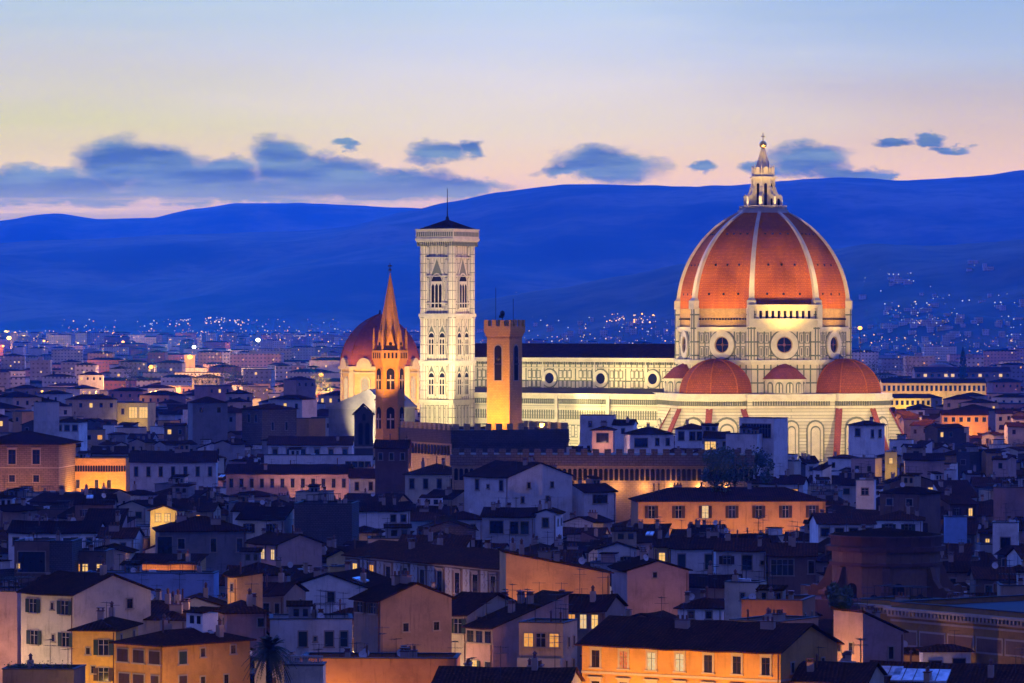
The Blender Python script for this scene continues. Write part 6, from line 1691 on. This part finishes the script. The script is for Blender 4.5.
# spire and orange tower
OR = (1, .50, .08)
spot((sx_ - 9, sy_ - 20, 26), (sx_, sy_, 55), 1.0e5, OR, 46); spot((sx_ + 14, sy_ - 16, 30), (sx_, sy_, 57), 5.5e4, OR, 50)
spot((sx_ - 16, sy_ - 16, 22), (sx_, sy_, 32), 0.35e4, OR, 60)
spot((tx_ - 9, ty_ - 13, 31.2), (tx_, ty_, 44), 3.2e4, OR, 95); spot((tx_ + 9, ty_ - 9, 31.2), (tx_, ty_, 44), 2.2e4, OR, 95)
glow((tx_ - 1, ty_ - 7, 31.5), 900, OR); glow((tx_ - 9, ty_ - 5, 31), 500, OR); glow((tx_ + 8, ty_ - 4, 31), 500, OR)
# left flank of the crenellated palace and corbels of the long range
c_, s_ = math.cos(R(24)), math.sin(R(24))
for v in (6, 16, 26): glow((pc[0] - 8 * c_ - v * s_, pc[1] - 8 * s_ + v * c_, 20), 1500, (1, .5, .2))
for k in range(8): glow((p2[0] + 18 + k * 6, p2[1] - 4.5, 20), 420, (1, .5, .2))
# street light that reaches house fronts (lamps in the lanes below the roofs)
def lane(px, py, Y, power, color=(1, .52, .17), r=.4):
    p = at(px, py, Y); glow(p, power, color, r)
def front_of(rec, q, dist, z, power, color=(1, .5, .12)):
    w, d, yw = rec['w'], rec['dep'], rec['yaw']; x, y = -w / 2 + w * q, -d / 2 - dist; c, s = math.cos(yw), math.sin(yw); l = rec['o'].location
    glow((l.x + x * c - y * s, l.y + x * s + y * c, z), power * 1.9, color, .12)
def byl(part): return next(r for r in HOUSES if r['label'].startswith(part))
for q in (.15, .5, .85): front_of(LIT, q, 8, 9.5, 4200, (1, .45, .06))
front_of(GLO, .5, 3.5, 16.5, 330, (1, .6, .15)); front_of(GLO, .2, 3.0, 16.2, 150, (1, .6, .15))
for q in (.2, .5, .8): front_of(ORW, q, 2.5, 11.4, 160, (1, .42, .08))
for q in (.1, .37, .63, .9): front_of(ORP, q, 9, 6.5, 3200, (1, .46, .08))
for q in (.15, .5, .85): front_of(ORL, q, 10, 10, 2300, (1, .5, .16))
for q in (.1, .3, .5, .7): front_of(BIG, q, 9, 7, 800, (1, .52, .08))
r = byl('ochre corner'); front_of(r, .3, 8, 7, 1700, (1, .55, .12)); front_of(r, 1.4, 4, 6, 1700, (1, .55, .12)); front_of(r, 2.1, -2, 6, 1500, (1, .5, .14))
r = byl('ochre house with white'); front_of(r, .5, 8, 7, 1900, (1, .55, .10))
r = byl('cream house with two shuttered'); front_of(r, .4, 6, 10, 900, (1, .62, .25))
r = byl('pink house under'); front_of(r, .3, 6, 9, 700, (1, .55, .35))
r = byl('long low orange'); front_of(r, .18, 4, 9, 900, (1, .5, .1)); front_of(r, .45, 6, 9, 500); front_of(r, .8, 6, 9, 500)
r = byl('pink plaster'); front_of(r, .7, 7, 9, 900, (1, .5, .3))
r = byl('cream gabled house with dark'); front_of(r, .4, 8, 8, 900, (1, .75, .35)); front_of(r, 1.5, 5, 9, 900, (1, .55, .3))
r = byl('tall tan house'); front_of(r, 2.0, 4, 12, 900, (1, .5, .25))
r = byl('big orange blank'); front_of(r, .3, 9, 12, 1900, (1, .45, .14)); front_of(r, .8, 9, 12, 1100, (1, .45, .14))
r = byl('pink house with a blank'); front_of(r, .5, 9, 12, 380, (1, .5, .25))
r = byl('pink lean-to'); front_of(r, -.9, -3, 13, 1300, (1, .5, .12)); front_of(r, .5, 8, 12, 500, (1, .45, .3))
r = byl('pinkish orange long'); front_of(r, .4, 6, 13, 500, (1, .48, .15))
r = byl('little terracotta'); front_of(r, 2.2, 4, 17, 260, (1, .5, .2)); front_of(r, .3, 4, 17, 200, (1, .6, .3))
front_of(PAL, .3, 8, 12, 700, (1, .55, .45)); front_of(PAL, .7, 8, 12, 700, (1, .55, .45))
r = byl('very long pinkish'); front_of(r, .55, 9, 12, 1500, (1, .5, .35)); front_of(r, .85, 9, 12, 900, (1, .5, .35))
front_of(YLB, .15, 12, 16, 4200, (1, .68, .12)); front_of(YLB, .5, 12, 16, 4200, (1, .68, .12)); front_of(YLB, .85, 12, 16, 4200, (1, .68, .12)); front_of(byl('low yellow lit'), .5, 10, 16, 6000, (1, .68, .12))
front_of(ORR, .5, 8, 18, 3500, (1, .5, .12)); front_of(LST, .5, 4, 18, 260, (1, .7, .15)); r = byl('yellow house with two'); front_of(r, .6, 7, 20, 900, (1, .7, .2))
r = byl('square brown stone'); front_of(r, .4, 8, 18, 2200, (1, .5, .3)); r = byl('pink house with an open'); front_of(r, .5, 6, 22, 800, (1, .5, .3))
r = byl('brown rusticated'); front_of(r, .3, 9, 12, 1500, (1, .42, .12)); front_of(r, .75, 9, 12, 1500, (1, .42, .12))
glow((dcx - 15, dcy - 8, 21), 700, (1, .4, .25))
rk = random.Random(41)                                            # street light of the far town
for k in range(120):
    py_ = rk.uniform(336, 400); Y_ = min(8000, 38 * F / (py_ - H)); p_ = at(rk.uniform(-10, 1034), 0, Y_)
    if 470 < 512 + p_[0] * F / Y_ < 900 and Y_ < 2200: continue
    glow((p_[0], Y_, 15), 7.0e4 if Y_ > 3000 else 1.8e4, rk.choice(((1, .5, .18), (1, .62, .4), (1, .45, .12), (1, .7, .6))), 1.0)
for px_, Y_, z_, p_w in ((165, 2950, 16, 2.2e5), (178, 3150, 18, 2.5e5), (205, 3200, 16, 2.2e5), (142, 2380, 22, 1.2e5), (160, 2420, 22, 1.2e5), (312, 2180, 20, 1.2e5), (332, 2200, 20, 1.2e5), (235, 2900, 16, 1.5e5), (20, 2100, 18, 6e4), (110, 1900, 20, 4e4), (30, 3600, 18, 2e5)):  # extra orange lights without lamps, added to strengthen the glow at the left
    glow(((px_ - 512) / F * Y_, Y_, z_), p_w, (1, .45, .10), 1.0)
rl = random.Random(77)
for r in HOUSES:                                                  # odd lanes with a lamp
    if not r['hand'] and rl.random() < .16:
        front_of(r, rl.uniform(.2, .8), 4.0, r['h'] - 5, 260 if r['Y'] < 900 else 700, rl.choice(((1, .5, .14), (1, .55, .2), (1, .7, .2))))

# ------------------------------------------------------------------ a label of its own for every other house
marks = [(r['cx'], r['py'], r['label']) for r in HOUSES if r['hand']]
SHORT = {}
def short(l):
    for cut in (' with ', ' beside ', ' before ', ' behind ', ' in front ', ' left of ', ' right of ', ' whose ', ' and ', ', ', ' under ', ' of the left', ' continuing', ' between', ' joined', ' above', ' among', ' without', ' showing', ' standing', ' below', ' sloping'):
        l = l.split(cut)[0]
    return l
cnt = {}
for _, _, l in marks: cnt[short(l)] = cnt.get(short(l), 0) + 1
LM = [(a, b, short(l)) for a, b, l in marks if cnt[short(l)] == 1] + [(446, 415, 'marble bell tower'), (504, 420, 'orange battlement tower'), (390, 425, 'brick spire'), (763, 425, 'cathedral dome'), (600, 420, 'cathedral nave'), (886, 560, 'dark church drum'), (690, 425, 'left apse of the cathedral'), (868, 425, 'right apse of the cathedral'), (363, 440, 'dark bell gable'), (268, 655, 'palm tree'), (379, 400, 'domed chapel')]
COLW = {'white': 'white', 'cream': 'cream', 'grey': 'grey', 'tan': 'tan', 'pink': 'pink', 'brown': 'brown', 'orange': 'orange', 'yellow': 'yellow', 'rubble': 'dark stone'}
used = set(r['label'] for r in HOUSES if r['hand'])
def feats(r):
    f = []
    if r['lits']: f.append('%s lit window%s' % (('one', 'two', 'three', 'four', 'five')[min(4, sum(r['lits'].values()) - 1)], 's' if sum(r['lits'].values()) > 1 else ''))
    if r['sky']: f.append('a roof skylight')
    if r['dish']: f.append('a white satellite dish')
    if r['ch'] >= 3: f.append('three chimneys')
    elif r['ch'] == 2: f.append('two chimneys')
    elif r['ch'] == 1: f.append('one chimney')
    if not f: f.append('a plain roof')
    return f
for r in HOUSES:
    if r['hand']: continue
    near = sorted(LM, key=lambda m: math.hypot(m[0] - r['cx'], (m[1] - r['py']) * 2.2))
    size = 'small' if r['w'] < 9 else 'broad' if r['w'] > 13.5 else ''
    base = ' '.join(x for x in (size, COLW[r['col']], ROOF_WORD[r['rt']], 'house') if x)
    def rel(m):
        dx, dy = r['cx'] - m[0], (r['py'] - m[1]) * 2.2
        if abs(dx) > abs(dy): return 'right of' if dx > 0 else 'left of'
        return 'in front of' if dy > 0 else 'behind'
    done = None
    for m in near[:6]:
        for f in feats(r):
            t = '%s with %s, %s the %s' % (base, f, rel(m), m[2])
            if len(t.split()) <= 16 and t not in used: done = t; break
        if done: break
    if not done:
        for m in near[6:30]:
            t = '%s %s the %s' % (base, rel(m), m[2])
            if t not in used: done = t; break
    used.add(done); r['o']['label'] = done
